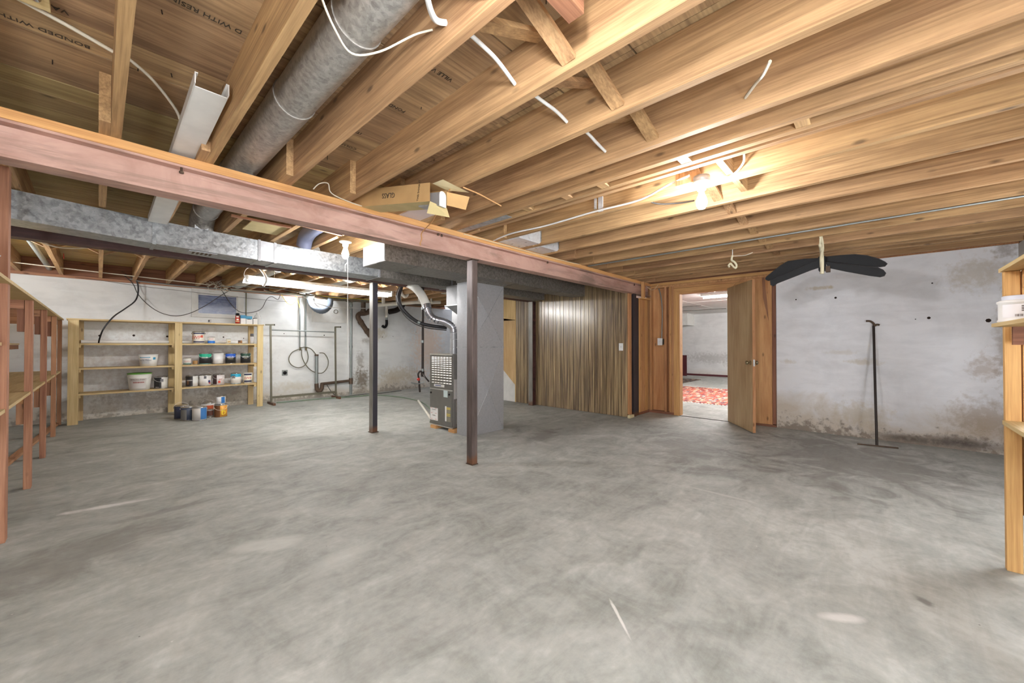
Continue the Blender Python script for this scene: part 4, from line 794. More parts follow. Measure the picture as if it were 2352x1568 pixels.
# ------------------------------------------------------------------ clothes rack
cr_ = thing('clothes_rack', 'grey metal garment rack frame standing against the far wall', 'rack', (3.0, 8.85, 0))
m = M['rackmetal']
for x0, x1, lab in ((2.38, 2.36, 0), (3.66, 3.64, 1)):
    MB().bar((x0, 8.86, .04), (x1, 8.86, 1.6), .03, .03, (0, 1, 0)).build('upright', m, cr_)
    box('foot', M['steel'], x0 - .02, x0 + .02, 8.64, 9.06, 0, .045, cr_); MB().bar((x1 - .09 + .08 * lab, 8.86, 1.6), (x1 + .07 + .05 * lab, 8.86, 1.605), .03, .03).build('top_arm', m, cr_)
    MB().bar((x1 + .06 + .05 * lab, 8.86, 1.604), (x1 + .075 + .05 * lab, 8.86, 1.605), .033, .033).build('end_cap', M['black'], cr_)
MB().tube([(2.36, 8.86, 1.5), (3.64, 8.86, 1.485)], .013, 10).build('rail', M['alu'], cr_); MB().bar((2.38, 8.86, .14), (3.66, 8.86, .14), .02, .045).build('lower_bar', m, cr_)

# ------------------------------------------------------------------ far storage shelf
fs = thing('storage_shelf', 'wooden shelf unit of paint cans against the far wall', 'shelf', (1, 9, 0))
for x0, x1 in ((-.314, -.205), (.895, .99), (2.11, 2.205)):
    MB().prism([(x0, 8.75, 0), (x1, 8.75, 0), (x1, 8.75, 1.574), (x0, 8.75, 1.574)], (0, .04, 0)).build('post', M['pinez'], fs)
for x0 in (-.212, .89, 2.095): box('rear_post', M['pinez'], x0 - .04, x0 + .05, 9.17, 9.21, 0, 1.574, fs)
box('top_board', M['pinex'], -.33, 2.22, 8.74, 9.22, 1.575, 1.597, fs)
for z_ in (1.222, .845, .455):
    box('shelf_board', M['pinex'], -.205, .9, 8.795, 9.165, z_ - .025, z_, fs); box('shelf_board', M['pinex'], .94, 2.14, 8.795, 9.165, z_ - .025, z_, fs)
    for x0 in (-.212, .89, 2.095): box('cleat', M['piney'], x0 - .03, x0 + .03, 8.79, 9.17, z_ - .065, z_ - .026, fs)

for x0, x1, lab in ((-.19, .85, 'left'), (.95, 2.02, 'right')):
    tag(MB().tube([(x0, 9.13, 1.25), (x1 - .01, 9.13, 1.25), (x1, 9.13, 1.25)], [.027, .027, .02], 14).build('white_pipe', M['white']), 'long white tube lying at the back of the upper shelf, ' + lab + ' bay', 'tube')
# ------------------------------------------------------------------ cans
def bend_text(s_, size, mat, c, r, ang, z, parent, sx=1.0):
    me = text_mesh(s_, size, 0)
    for v in me.vertices:
        t = ang + v.co.x * sx / r; y = v.co.y; v.co = Vector((math.cos(t) * r, math.sin(t) * r, y))
    me.materials.clear(); me.materials.append(mat); o = bpy.data.objects.new('lettering', me); C.objects.link(o); put(o, (c[0], c[1], z), parent)
def can(label, x, y, z, r, h, body, bands=(), bail=None, lid='chrome', name='paint_can', words=(), plastic=False, cat='paint can'):
    t = thing(name, label, cat, (x, y, z)); view = math.atan2(-y, -x)
    top = r * (1.06 if plastic else 1.0)
    MB().lathe([(0, 0), (r * (.9 if plastic else 1), 0), (top, h * .93), (0, h * .93)], (x, y, z), 24).build('body', colm(body), t)
    MB().lathe([(0, h * .93), (top * 1.03, h * .93), (top * 1.03, h * .985), (top * .94, h), (top * .9, h * .975), (0, h * .975)], (x, y, z), 24).build('lid', M[lid] if lid in M else lid, t)
    if not plastic: MB().lathe([(r * 1.0, 0), (r * 1.03, .002), (r * 1.03, .008), (r, .01)], (x, y, z), 24).build('rim', M['chrome'], t)
    for (z0, z1, a0, a1, c) in bands:      # label zones as fractions of height and angles about the viewing side
        rr = lambda q: (r * .9 + (top - r * .9) * q / .93 if plastic else r) + .0008
        MB().lathe([(rr(z0), h * z0), (rr(z1), h * z1)], (x, y, z), 16, a0=view + a0, a1=view + a1).build('label', colm(c), t)
    for (s_, size, c, a, zf, sx) in words: bend_text(s_, size, colm(c), (x, y), (top if plastic else r) + .002, view + a, z + h * zf, t, sx)
    if bail:
        a = view + PI / 2; px_, py_ = math.cos(a) * (top + .003), math.sin(a) * (top + .003); dz = h * .84
        f = {'down': (.03, -.055), 'up': (.01, .085), 'back': (-.06, .03), 'side': (.0, .07)}[bail]
        vx, vy = math.cos(view), math.sin(view); pts = []
        for i in range(11):
            s2 = math.cos(PI * i / 10); q = math.sin(PI * i / 10); k_ = (top + .012 if bail == 'down' else 0) * q
            pts.append((x + px_ * s2 + vx * (k_ + (0 if bail == 'down' else f[0] * q)), y + py_ * s2 + vy * (k_ + (0 if bail == 'down' else f[0] * q)), z + dz + f[1] * q * (1 if bail != 'down' else 1)))
        hd = MB().tube(pts, .0022, 5).build('handle', M['rope'], t)
        for s2 in (-1, 1): MB().tube([(x + px_ * s2 * .97, y + py_ * s2 * .97, z + dz), (x + px_ * s2 * 1.06, y + py_ * s2 * 1.06, z + dz)], .009, 8).build('bail_ear', M['chrome'], hd)
    return t
W = (236, 234, 228); K = (40, 40, 42); R_ = (200, 44, 36); RG = .082
Y1, Y2 = 8.93, 8.93
z3 = 1.222; z2 = .845; z1_ = .455
can('white paint can with red SWP letters on the top shelf bay, largest there', 1.235, Y1, z3, .09, .215, (232, 226, 212), [(.8, .9, -.9, 1.2, (40, 44, 84)), (.1, .2, -.9, 1.2, (40, 44, 84)), (.5, .7, .35, .75, (220, 90, 60))], 'side', words=[('SWP', .085, (214, 62, 30), -.45, .5, .9)])
can('white quart can with a bright blue lower band on the top shelf bay', 1.42, Y1, z3, .055, .125, W, [(.08, .42, -1.4, 1.4, (44, 122, 214))], words=[('KILZ', .03, R_, 0, .68, 1)])
can('small cream can with a tan picture on the top shelf bay', 1.68, Y1, z3, .037, .09, (232, 228, 208), [(.2, .6, -.3, .9, (190, 160, 112))])
can('tiny brown tin near the right end of the top shelf bay', 1.865, Y1, z3, .033, .065, (168, 116, 66), [(.5, .9, -1, .2, (70, 56, 44))])
t = can('white spray can with a grey cap at the right end of the top shelf bay', 2.06, Y1, z3, .032, .15, (228, 226, 224), [(.3, .8, -.4, .4, (200, 198, 200))], lid='chrome', name='spray_can', cat='spray can'); MB().lathe([(.03, 0), (.03, .045), (0, .05)], (2.06, Y1, z3 + .15), 16).build('cap', colm((92, 92, 98)), t)
can('white plastic tub with a blue stripe on the middle left shelf', .575, Y2, z2, .115, .195, W, [(.72, .78, -1.1, .2, (36, 150, 190)), (.55, .75, .5, .85, (60, 150, 190)), (.2, .65, -.8, .1, (206, 206, 206))], None, 'white', plastic=True, name='paint_tub', words=[('Ready Mixed', .03, K, -.35, .5, 1)], cat='tub')
can('small white quart can with red letters and green base on the middle right shelf', 1.08, Y2, z2, .055, .125, W, [(.03, .2, -1.4, 1.4, (60, 110, 96))], words=[('KILZ 2', .032, R_, 0, .5, 1)])
can('tiny tan tin left of the teal banded can', 1.19, Y2, z2, .036, .075, (176, 134, 82))
can('black paint can with a teal green band on the middle right shelf', 1.335, Y2, z2, .092, .205, K, [(.62, .92, -1.2, 1.2, (28, 168, 132)), (0.02, .07, -1.2, 1.2, (110, 200, 180))], 'down', words=[('BEHR', .04, W, -.1, .6, 1)])
can('plain all white paint can on the middle right shelf', 1.52, Y2, z2, .085, .2, (226, 224, 222), [], 'side', 'whitemetal')
can('black paint can with a blue band on the middle right shelf', 1.715, Y2, z2, RG, .2, K, [(.6, .92, -1.2, 1.2, (38, 92, 190))], 'down', words=[('BEHR', .045, W, 0, .62, 1), ('MARQUEE', .018, (210, 190, 130), 0, .46, 1)])
can('black paint can with a dark green band at the right end of the middle shelf', 1.955, Y2, z2, RG, .2, K, [(.6, .92, -1.2, 1.2, (34, 70, 54))], 'down', words=[('BEHR', .045, W, 0, .62, 1), ('ULTRA', .018, (210, 200, 150), 0, .46, 1)])
can('large white bucket with a green rim on the lower left shelf', .47, Y2, z1_, .14, .28, W, [(.1, .7, -1.0, .6, (214, 208, 204)), (.42, .5, -.6, .4, (170, 110, 104))], 'down', colm((104, 168, 70)), plastic=True, name='bucket', words=[('SPACKLING', .035, (120, 96, 90), -.2, .62, 1)], cat='bucket')
can('black and white paint can beside the large bucket on the lower left shelf', .735, Y2, z1_, .088, .205, W, [(.06, .92, -1.4, .05, (34, 34, 36)), (.55, .8, -.1, .35, (120, 120, 124))], 'down', words=[('PRO', .025, W, -.6, .12, 1)])
can('black and brown labelled can at the left of the lower right shelf', 1.145, Y2, z1_, .085, .2, W, [(.06, .95, -1.4, .15, (44, 38, 38)), (.2, .55, -.9, -.5, (120, 84, 60))], 'back', words=[('vision', .04, W, -.45, .58, 1)])
can('white can with a flag motif and a raised handle on the lower right shelf', 1.335, Y2, z1_, .088, .2, (232, 230, 228), [(.3, .5, .5, .95, (60, 70, 120)), (.2, .3, .6, 1.0, (200, 60, 60)), (.66, .9, -.2, .2, (90, 88, 90))], 'up')
can('red and white patterned can with a hanging handle on the lower right shelf', 1.535, Y2, z1_, .085, .2, (226, 216, 212), [(.1, .95, -1.4, -.35, (64, 40, 38)), (.2, .4, -.1, .3, (206, 70, 48))], 'down', words=[('9T', .05, (206, 80, 50), .35, .5, 1)])
can('white can with a cyan top band on the lower right shelf', 1.8, Y2, z1_, .082, .205, W, [(.66, .93, -1.4, 1.4, (44, 168, 204)), (.55, .78, -.9, -.1, (50, 50, 56)), (0.01, .06, -1.4, 1.4, (44, 168, 204))], 'up', words=[('BEHR', .03, W, -.5, .66, 1)])
can('white can with red SWP letters at the right end of the lower shelf', 1.995, Y2, z1_, .076, .2, (234, 228, 208), [(.78, .92, -.9, .9, (44, 50, 84)), (.12, .28, -.9, .9, (44, 50, 84))], None, 'whitemetal', words=[('SWP', .07, (214, 62, 30), 0, .5, .9)])
# on the floor in front of the shelf
can('white can with a blue label panel, front of the floor cluster', 1.105, 7.86, 0, .093, .215, (206, 202, 198), [(.1, .92, .15, 1.3, (60, 116, 176))], 'back')
can('dark blue can with drips behind the front white can on the floor', .985, 8.02, 0, .092, .215, (74, 82, 100), [(.05, .8, -1.3, -.2, (120, 118, 116))], 'back')
can('navy can with an arched wire handle, rearmost left of the floor cluster', .93, 8.26, 0, .092, .215, (56, 62, 84), [], 'up')
can('white can with a rust orange label at the back of the floor cluster', 1.29, 8.36, 0, .09, .21, (222, 218, 212), [(.1, .8, -.3, 1.0, (178, 84, 48))], 'up')
can('low grey quart can with a brown label between the floor cans', 1.27, 8.06, 0, .06, .13, (140, 138, 132), [(.25, .85, -.8, .8, (96, 56, 42))])
can('orange and brown can with a yellow letter b at the right of the floor cluster', 1.40, 7.97, 0, .088, .21, (214, 150, 52), [(.06, .94, -1.4, -.1, (120, 76, 42))], 'down', words=[('b', .15, (238, 212, 40), .45, .42, 1)])
can('small white can with a blue square stacked on the orange can', 1.40, 7.97, .212, .062, .135, (232, 230, 228), [(.15, .9, .1, 1.0, (46, 112, 180))])
# along the top board
zt = 1.598
t = can('very small grey bottle standing under the left of the window', 1.39, 8.9, zt, .024, .06, (212, 208, 206), [(.4, .9, -1, 0, K)], name='bottle', cat='bottle')
t = can('red spray can with a black cap on top of the shelf', 1.815, 8.9, zt, .036, .165, (206, 54, 36), [(.75, .9, -.6, .6, W), (.45, .6, -.5, .5, W), (.25, .38, -1, 1, (226, 206, 150))], name='spray_can', cat='spray can'); MB().lathe([(.034, 0), (.03, .04), (0, .046)], (1.815, 8.9, zt + .165), 16).build('cap', M['black'], t)
t = thing('carton', 'white carton with a blue top on the shelf right of the red spray can', 'carton', (1.93, 8.9, zt)); box('body', M['white'], 1.86, 1.94, 8.86, 8.94, zt, zt + .17, t); box('label', colm((44, 140, 184)), 1.859, 1.941, 8.859, 8.941, zt + .11, zt + .172, t)
t = thing('carton', 'short white tub with a blue and black label behind the carton', 'carton', (2.0, 8.92, zt)); box('body', M['white'], 1.95, 2.05, 8.88, 8.97, zt, zt + .16, t); box('label', colm((60, 160, 200)), 1.949, 2.05, 8.879, 8.971, zt + .1, zt + .16, t); box('label', M['black'], 1.97, 2.03, 8.8785, 8.879, zt + .095, zt + .108, t)
t = thing('solvent_can', 'white rectangular solvent can with a handle on the shelf top', 'can', (2.09, 8.88, zt)); box('body', M['whitemetal'], 2.06, 2.13, 8.84, 8.9, zt, zt + .11, t, .006); MB().tube([(2.075, 8.87, zt + .11), (2.075, 8.87, zt + .125)], .012, 10).build('cap', M['black'], t); wire('handle', [(2.1, 8.87, zt + .11), (2.105, 8.87, zt + .13), (2.12, 8.87, zt + .13), (2.125, 8.87, zt + .11)], .004, M['chrome'], t)
t = thing('jug', 'cloudy clear plastic jug at the right end of the shelf top', 'jug', (2.17, 9.0, zt)); MB().lathe([(0, 0), (.06, 0), (.064, .02), (.064, .13), (.05, .18), (.018, .22), (.018, .24), (0, .24)], (2.165, 9.0, zt), 20).build('body', M['clear'], t); MB().lathe([(.02, .235), (.02, .255), (0, .255)], (2.165, 9.0, zt), 14).build('cap', M['white'], t)

# ------------------------------------------------------------------ left shelf (runs towards the far wall)
ls = thing('storage_shelf', 'long open wooden shelf frame down the left side of the room', 'shelf', (-.7, 6.4, 0))
for i, (y, h_) in enumerate([(3.85, ZJ), (5.15, 1.59), (6.43, 1.59), (7.81, 1.59), (8.9, 1.57)]):
    box('post', M['firz'], -.422, -.38, y, y + .09, 0, h_ if i else ZJ, ls, .002)
    box('rear_post', M['studz'], -1.03, -.99, y, y + .09, 0, 1.57, ls)
    if 0 < i < 4:
        box('brace_board', M['redz'], -.463, -.424, y + .02, y + .11, 1.31, 1.53, ls); box('brace_board', M['firz'], -.463, -.424, y + .02, y + .11, .54, .785, ls)
    box('cross_rail', M['firx'], -.985, -.425, y + .005, y + .035, 1.50, 1.571, ls); box('cross_rail', M['studx'], -.985, -.425, y + .005, y + .035, .71, .785, ls)
box('top_board', M['pinex'], -1.05, -.365, 2.4, 8.98, 1.572, 1.592, ls)
box('shelf_board', M['piney'], -.70, -.385, 2.4, 8.98, .79, .812, ls)
for y0, y1 in ((2.4, 5.0), (5.02, 7.2), (7.22, 8.98)): box('shelf_board', M['piney'], -1.05, -.705, y0, y1, .79, .812, ls)
box('shelf_board', M['piney'], -1.05, -.78, 2.4, 8.98, 1.2, 1.22, ls); box('rail', M['redy'], -.80, -.78, 4.0, 8.9, 1.14, 1.198, ls)
box('stub_shelf', M['pinex'], -.8, -.4, 3.5, 3.849, 1.195, 1.215, ls)
MB().bar((-.72, 5.0, .02), (-.42, 9.0, .02), .06, .03).build('floor_runner', M['firy'], ls)
MB().bar((-.43, 3.845, 1.70), (-.9, 3.845, 2.0), .02, .09, (0, 0, 1)).build('diagonal_brace', M['board_white'], ls)
tag(box('book', M['white'], -.62, -.50, 4.6, 4.85, .8125, .84), 'thin white pad lying on the left shelf board', 'pad')
tag(box('tool_case', M['black'], -.60, -.53, 5.35, 5.45, .8125, .83), 'small black block on the left shelf board', 'case')

# ------------------------------------------------------------------ right shelf
rs = thing('storage_shelf', 'honey coloured wooden shelf frame at the right edge', 'shelf', (2.9, -.8, 0))
box('post', M['honeyz'], 3.306, 3.346, -.565, -.51, 0, 1.592, rs, .003); box('post', M['honeyz'], 3.306, 3.346, -.64, -.57, .3, 1.59, rs, .002)
box('rear_post', M['honeyz'], 3.306, 3.346, -1.12, -1.03, 0, 1.59, rs); box('post', M['honeyz'], 1.9, 1.94, -.6, -.51, 0, 1.59, rs); box('rear_post', M['honeyz'], 1.9, 1.94, -1.12, -1.03, 0, 1.59, rs)
box('top_board', M['pinex'], 1.8, 3.36, -1.13, -.5, 1.593, 1.612, rs); box('cross_rail', M['honeyy'], 3.3, 3.305, -1.1, -.57, 1.5, 1.592, rs)
box('shelf_board', M['pinex'], 1.9, 3.19, -1.12, -.45, 1.292, 1.31, rs)
box('cross_rail', M['redy'], 3.165, 3.188, -1.1, -.515, 1.2, 1.2915, rs)
box('side_rail', M['honeyx'], 1.94, 3.3, -1.02, -.98, 1.22, 1.2915, rs); box('side_rail', M['honeyx'], 3.19, 3.3, -.56, -.53, 1.22, 1.2915, rs)
box('shelf_board', M['pinex'], 1.8, 3.305, -1.12, -.5, .775, .797, rs)
box('top_rail', M['honeyx'], 1.94, 3.3, -.6, -.57, 1.5, 1.59, rs)
# white jar on it
t = thing('storage_jar', 'white plastic jar with a barcode label on the right shelf', 'jar', (3.11, -.538, 1.3105))
jx, jy, jz = 3.11, -.538, 1.3105; sj = lambda p: [(a * .78, b * .78) for a, b in p]
MB().lathe(sj([(0, 0), (.098, 0), (.104, .006), (.104, .014), (.1, .02), (.1, .118), (.106, .124), (.106, .134), (.092, .142), (0, .142)]), (jx, jy, jz), 28).build('body', M['white'], t)
MB().lathe(sj([(.084, .142), (.086, .165), (.08, .17), (0, .17)]), (jx, jy, jz), 28).build('lid', colm((206, 210, 222)), t)
va = math.atan2(-jy, -jx); MB().lathe(sj([(.101, .03), (.101, .112)]), (jx, jy, jz), 16, a0=va - .9, a1=va + .6).build('label', colm((240, 240, 244)), t)
for i in range(9):
    a = va - .3 + i * .045 + (.012 if i % 3 else 0); MB().lathe(sj([(.1016, .035), (.1016, .05)]), (jx, jy, jz), 1, a0=a, a1=a + .02).build('barcode_bar', M['ink'], t)
for i in range(4): MB().lathe(sj([(.1016, .068 + i * .01), (.1016, .073 + i * .01)]), (jx, jy, jz), 2, a0=va - .05, a1=va + .1).build('label_print', M['ink'], t)

# ------------------------------------------------------------------ things on and near the white wall
t = thing('floor_tool', 'long rusty T shaped iron tool leaning on the white wall', 'tool', (6.29, -.02, 0))
MB().tube([(6.29, -.02, .012), (6.43, -.012, .5), (6.58, -.005, 1.0), (6.70, 0.0, 1.44)], .013, 10).build('handle', M['darkiron'], t)
MB().bar((6.245, .15, .008), (6.32, -.2, .008), .02, .014).build('cross_bar', M['iron'], t)
MB().tube(cr([(6.72, .07, 1.505), (6.715, .03, 1.50), (6.71, .0, 1.47), (6.70, -.005, 1.44), (6.715, -.03, 1.455), (6.72, -.055, 1.45)], 4), .012, 8).build('hook_end', M['iron'], t)
# pair of black bladed objects strapped to the ceiling
bo = thing('paddle_rack', 'black long bladed object strapped under the ceiling by the white wall', 'rack', (5.6, .4, 2.1))
LLb = [(.42, 2.109), (.501, 2.08), (.648, 2.022), (.79, 1.967), (.861, 1.938), (.857, 1.886), (.83, 1.869), (.796, 1.897), (.648, 1.95), (.502, 2.003), (.416, 2.028)]
LUb = [(.427, 2.133), (.55, 2.144), (.701, 2.141), (.768, 2.103), (.848, 2.039), (.906, 1.991), (.916, 1.975), (.912, 1.958), (.889, 1.944), (.848, 1.949), (.712, 2.008), (.551, 2.073), (.427, 2.113)]
RUb = [(.394, 2.146), (.252, 2.143), (.135, 2.133), (.044, 2.107), (-.043, 2.06), (-.086, 2.024), (-.102, 2.002), (-.086, 1.98), (-.047, 1.979), (.045, 2.001), (.205, 2.048), (.394, 2.107)]
RLb = [(.368, 2.082), (.201, 2.03), (.044, 1.984), (-.034, 1.965), (-.072, 1.936), (-.09, 1.902), (-.08, 1.877), (-.05, 1.869), (.023, 1.892), (.202, 1.957), (.349, 2.017)]
for xx, pts, th in ((5.25, LLb, .022), (5.30, LUb, .022), (5.335, RUb, .022), (5.27, RLb, .022)):
    MB().prism([(xx, y_, z_) for y_, z_ in pts], (th, 0, 0)).build('blade', M['black'], bo)
    MB().tube([(xx, y_, z_) for y_, z_ in pts], .004, 5, closed=True).build('blade_edge', M['blackrub'], bo)
MB().box(5.24, 5.36, .368, .427, 1.994, 2.14).build('hub', M['black'], bo)
MB().box(5.24, 5.30, .33, .366, 1.97, 2.03).build('clip', M['iron'], bo)
t = thing('strap', 'cream cloth strap holding the black blades to the ceiling', 'strap', (5.1, .4, 2.0))
MB().tube(cr([(4.93, .385, ZJ), (4.96, .39, 2.22), (5.1, .393, 2.2), (5.2, .394, 2.15), (5.215, .392, 2.07), (5.215, .395, 1.95)], 4), [.006] * 5 + [.016] * 15 + [.02], 8).build('band', M['strap'], t)
MB().tube(cr([(4.93, .38, ZJ), (5.1, .38, 2.2), (5.2, .40, 2.12), (5.225, .4, 2.02)], 4), .014, 8).build('tail', M['strap'], t)
t = thing('strap', 'cream knotted strap hanging alone from a joist above the doorway', 'strap', (4.93, 1.157, 2.1))
MB().tube([(4.93, 1.17, ZJ), (4.93, 1.17, 2.2)], .004, 6).build('string', M['rope'], t)
MB().tube(cr([(4.93, 1.17, 2.22), (4.93, 1.18, 2.17), (4.93, 1.15, 2.14), (4.93, 1.13, 2.1), (4.93, 1.14, 2.07), (4.93, 1.17, 2.1), (4.93, 1.19, 2.13), (4.93, 1.21, 2.11), (4.93, 1.2, 2.09)], 4), .011, 8).build('knot', M['strap'], t)
wire('loose_tail', [(4.93, 1.16, 2.21), (4.93, 1.05, 2.2), (4.93, .97, 2.22)], .004, M['cable'], t)
for i, (y_, z_, x_, lab, pr) in enumerate([(3.09, 1.165, 5.978, 'white light switch on the panelled wall', 0), (2.735, 1.255, 6.738, 'white light switch on the bare studs left of the door', 1)]):
    t = thing('light_switch', lab, 'switch', (x_, y_, z_ - .06))
    pt_ = box('plate', M['white'], x_ - .008 - .03 * pr, x_, y_ - .038, y_ + .038, z_ - .062, z_ + .062, t, .003); box('toggle', colm((220, 218, 212)), x_ - .016 - .03 * pr, x_ - .008 - .03 * pr, y_ - .005, y_ + .005, z_ - .012, z_ + .012, pt_)
    if pr: box('box', M['galv2'], x_, 6.83, y_ - .03, y_ + .03, z_ - .05, z_ + .05, t)
tag(wire('armoured_cable', [(6.78, 2.78, 2.2), (6.78, 2.74, 2.05), (6.785, 2.72, 1.8), (6.785, 2.725, 1.5), (6.78, 2.73, 1.31)], .009, M['alu'], n=8), 'silver armoured cable dropping to the switch on the studs', 'cable')
tag(MB().prism([(6.753, 1.18, 2.2), (6.753, 1.21, 2.2), (6.753, 1.20, 1.9), (6.753, 1.13, 1.55), (6.753, 1.15, 1.85)], (-.003, 0, 0)).build('torn_strip', M['redz']), 'dark torn splinter mark on the plywood right of the door', 'splinter')

# ------------------------------------------------------------------ cardboard box with the white channel on the beam
gb = thing('cardboard_box', 'long cardboard box marked GLASS resting on the front beam', 'box', (1.5, 2.6, 2.2))
P0, P1 = Vector((1.36, 3.02, 0)), Vector((1.50, 2.15, 0)); d = (P1 - P0).normalized(); nrm = Vector((-d.y, d.x, 0)) * 1.0   # to the right
if nrm.x < 0: nrm = -nrm
def gp_(s, z, o=0): p = P0.lerp(P1, s) + nrm * o; return (p.x, p.y, z)
A, B, w_ = (2.288, 2.42), (2.155, 2.28), .16
b = MB(); vs = [gp_(0, A[0]), gp_(0, A[1]), gp_(1, B[0]), gp_(1, B[1]), gp_(0, A[0], w_), gp_(0, A[1], w_), gp_(1, B[0], w_), gp_(1, B[1], w_)]
MB().add(vs, [(0, 1, 3, 2), (4, 6, 7, 5)]).build('side', M['card'], gb); MB().add(vs, [(1, 5, 7, 3)]).build('side', M['card'], gb); MB().add(vs, [(0, 2, 6, 4)]).build('bottom', M['cardlight'], gb)
MB().add([gp_(1, B[0]), gp_(1, B[0], w_), gp_(1.02, B[0] - .065, w_ + .01), gp_(.93, B[0] - .06, .03)], [(0, 1, 2, 3)]).build('flap', M['cardlight'], gb)
MB().add([gp_(1, B[1], .02), gp_(1, B[1], w_), gp_(1.12, B[1] + .0, w_ + .12), gp_(1.1, B[1] + .01, .03)], [(0, 1, 2, 3)]).build('flap', M['beige'], gb)
MB().add([gp_(1, B[1] - .01, w_), gp_(1, B[0] + .02, w_), gp_(1.08, B[0] + .01, w_ + .12), gp_(1.1, B[1] - .02, w_ + .14)], [(0, 1, 2, 3)]).build('flap', M['card'], gb)
rt = (gp_(1, 0)[0] - gp_(0, 0)[0], gp_(1, 0)[1] - gp_(0, 0)[1], B[1] - A[1]); mid = gp_(.52, 2.285, -.003); mid2 = gp_(.88, 2.25, -.003)
text('lettering', 'GLASS', .052, M['ink'], mid, (-rt[0], -rt[1], -rt[2]), (0, 0, -1), gb)
text('lettering', 'THIS DOCK-IT', .022, M['ink'], mid2, (0, -.2, 1), (-rt[0], -rt[1], 0), gb)
wc_ = thing('white_channel', 'white rounded channel end sticking out of the GLASS box', 'channel', (1.62, 2.2, 2.2))
q = [gp_(1.03, 2.14, .06), gp_(1.03, 2.14, .125)]; arc = []
for i in range(9):
    a = PI * i / 8; o_ = .0925 - .0325 * math.cos(PI - a) * -1; arc.append(gp_(1.03, 2.215 + .03 * math.sin(a), .0925 + .0325 * math.cos(a)))
MB().prism([gp_(1.03, 2.14, .06), gp_(1.03, 2.14, .125)] + arc, d * -.006).build('end_plate', M['whitemetal'], wc_)
MB().add([gp_(1.03, 2.14, .06), gp_(1.03, 2.14, .125), gp_(.8, 2.17, .125), gp_(.8, 2.17, .06)], [(0, 1, 2, 3)]).add([gp_(1.03, 2.14, .06), gp_(1.03, 2.23, .06), gp_(.8, 2.26, .06), gp_(.8, 2.17, .06)], [(0, 1, 2, 3)]).build('channel', M['galv3'], wc_)
tag(MB().box(1.72, 1.92, 2.6, 2.9, ZJ + .004, ZJ + .01).build('paper_sheet', colm((222, 214, 216))), 'pale paper sheet tucked beside the cardboard box on the beam', 'paper')
tag(wire('twine', [(1.66, 2.14, 2.28), (1.70, 2.3, 2.25), (1.86, 2.62, 2.22), (1.90, 2.84, 2.17), (1.91, 2.86, 2.12), (1.895, 2.86, 2.08), (1.90, 2.86, 2.06)], .005, M['twine']), 'frayed twine hanging from the box down over the beam', 'twine')
tag(wire('twine', [(1.70, 2.05, 2.28), (1.85, 2.05, 2.275), (2.0, 2.07, 2.27), (2.12, 2.1, 2.275)], .005, M['twine']), 'twine stretched from the box to the next joist', 'twine')

# ------------------------------------------------------------------ cables in the joist bays
def bay(label, pts, r=.007, m='cable'): return tag(wire('cable', pts, r, M[m], n=6), label, 'cable')
bay('thick white cable curving beside the round duct', [(.64, .95, 2.35), (.72, 1.05, 2.33), (.80, 1.12, 2.345), (.848, 1.12, 2.36)], .011, 'white')
bay('white cable crossing the bay left of the crossed braces', [(.892, 1.1, 2.37), (1.0, 1.1, 2.36), (1.12, 1.13, 2.375), (1.258, 1.16, 2.36)], .009, 'white')
bay('white cable crossing the second bay from the crossed braces', [(1.302, 1.16, 2.38), (1.42, 1.15, 2.365), (1.55, 1.15, 2.365), (1.658, 1.16, 2.36)], .009, 'white')
bay('white cable crossing the third bay towards the lamp', [(1.702, 1.15, 2.38), (1.85, 1.15, 2.37), (1.95, 1.16, 2.365), (2.053, 1.16, 2.35)], .009, 'white')
bay('thin cable looped under the round duct', [(.467, 1.28, 2.33), (.55, 1.36, 2.30), (.64, 1.42, 2.29), (.72, 1.36, 2.31), (.80, 1.25, 2.36), (.848, 1.2, 2.38)], .004)
bay('pale cable spanning from the round duct joist to the top left lampholder', [(.034, 2.40, 2.47), (-.1, 2.35, 2.48), (-.3, 2.25, 2.47)], .008)
bay('pale cable running behind the white channel', [(.076, 2.42, 2.48), (.17, 2.52, 2.47), (.27, 2.68, 2.44), (.30, 2.75, 2.40)], .007)
bay('cream cable curling between two joists at the upper right', [(1.79, .29, 2.31), (1.88, .33, 2.32), (1.96, .37, 2.345), (2.05, .43, 2.35)], .007)
bay('cream cable curling in the bay left of the lamp', [(2.10, .46, 2.37), (2.17, .52, 2.38), (2.24, .6, 2.4), (2.277, .7, 2.41)], .007)
bay('long white cable stapled beside the joist up to the lamp', [(2.80, 2.88, ZJ + .0), (2.78, 2.6, 2.30), (2.815, 2.2, 2.30), (2.815, 1.7, 2.31), (2.80, 1.3, 2.30), (2.74, 1.05, 2.33), (2.71, .9, 2.34)], .008, 'white')
bay('white cable looping right from the lamp', [(2.74, .80, 2.28), (2.79, .74, 2.28), (2.815, .66, 2.31), (2.80, .6, 2.36), (2.72, .58, 2.4)], .007, 'white')
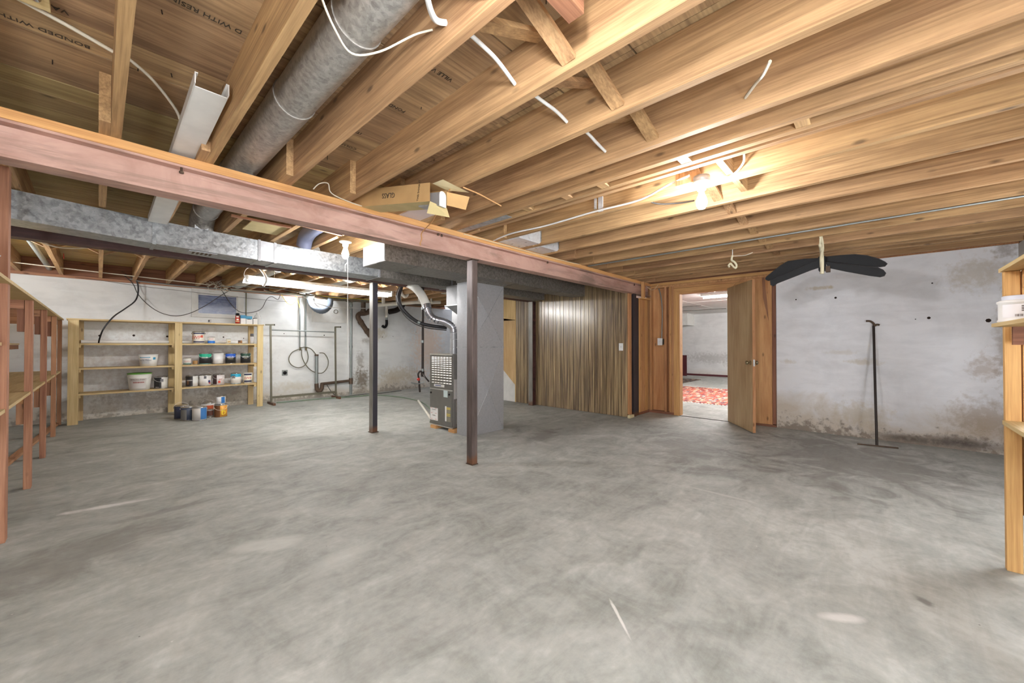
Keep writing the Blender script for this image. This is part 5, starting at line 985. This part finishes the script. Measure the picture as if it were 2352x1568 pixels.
bay('thin dark wire bent between joists below the lamp', [(2.88, 1.3, 2.33), (2.98, 1.22, 2.30), (3.1, 1.1, 2.31), (3.268, 1.05, 2.36)], .006, 'wire_dark')
bay('thin wire following the joist right of the round duct', [(.895, 2.85, 2.30), (.895, 2.0, 2.31), (.895, 1.2, 2.31), (.895, .6, 2.32)], .003)
bay('pair wire bundle bent over the beam plate', [(1.02, 2.86, 2.29), (1.06, 2.86, 2.34), (1.12, 2.86, 2.36), (1.15, 2.87, 2.30), (1.3, 2.88, 2.275), (1.5, 2.885, 2.27)], .004)
bay('thin cord draped along the top of the front beam', [(2.4, 2.885, 2.27), (3.2, 2.885, 2.265), (4.0, 2.885, 2.272), (4.4, 2.88, 2.28)], .004, 'strap')
bay('thin cord sagging above the bare corner studs', [(6.38, 2.83, 2.2), (6.5, 2.8, 2.15), (6.6, 2.78, 2.17), (6.68, 2.75, 2.25)], .003, 'strap')
tag(MB().bar((.75, 3.92, 2.282), (1.2, 3.9, 2.278), .03, .016).build('wood_strip', M['firx']), 'thin pinkish wood strip nailed under rear joists, left of the pair', 'strip')
tag(MB().bar((1.15, 3.75, 2.278), (1.62, 3.8, 2.275), .03, .016).build('wood_strip', M['firx']), 'thin pinkish wood strip nailed under rear joists, beside the corded bulb', 'strip')
tag(box('cardboard_sheet', M['cardlight'], .93, 1.22, 4.0, 4.4, ZJ + .02, ZJ + .03), 'pale printed cardboard sheet stuffed between rear joists', 'cardboard')
tag(MB().tube(cr([(1.53, 4.1, 2.42), (1.53, 4.35, 2.41), (1.53, 4.5, 2.36), (1.53, 4.56, 2.275)], 3), .075, 16).build('insulated_elbow', colm((96, 100, 120))), 'blue grey wrapped duct elbow behind the corded bulb', 'duct')
tag(box('wood_plank', M['firx'], -.3, .02, 3.4, 3.5, 2.25, 2.284), 'reddish plank nailed under joists above the rear duct at the left', 'plank')
tag(MB().box(2.82, 2.835, 1.62, 1.66, 2.30, 2.42).box(2.82, 2.835, 1.68, 1.70, 2.33, 2.42).build('joist_clip', M['foil']), 'bright metal strips hanging on the joist beside the stapled cable', 'clip')
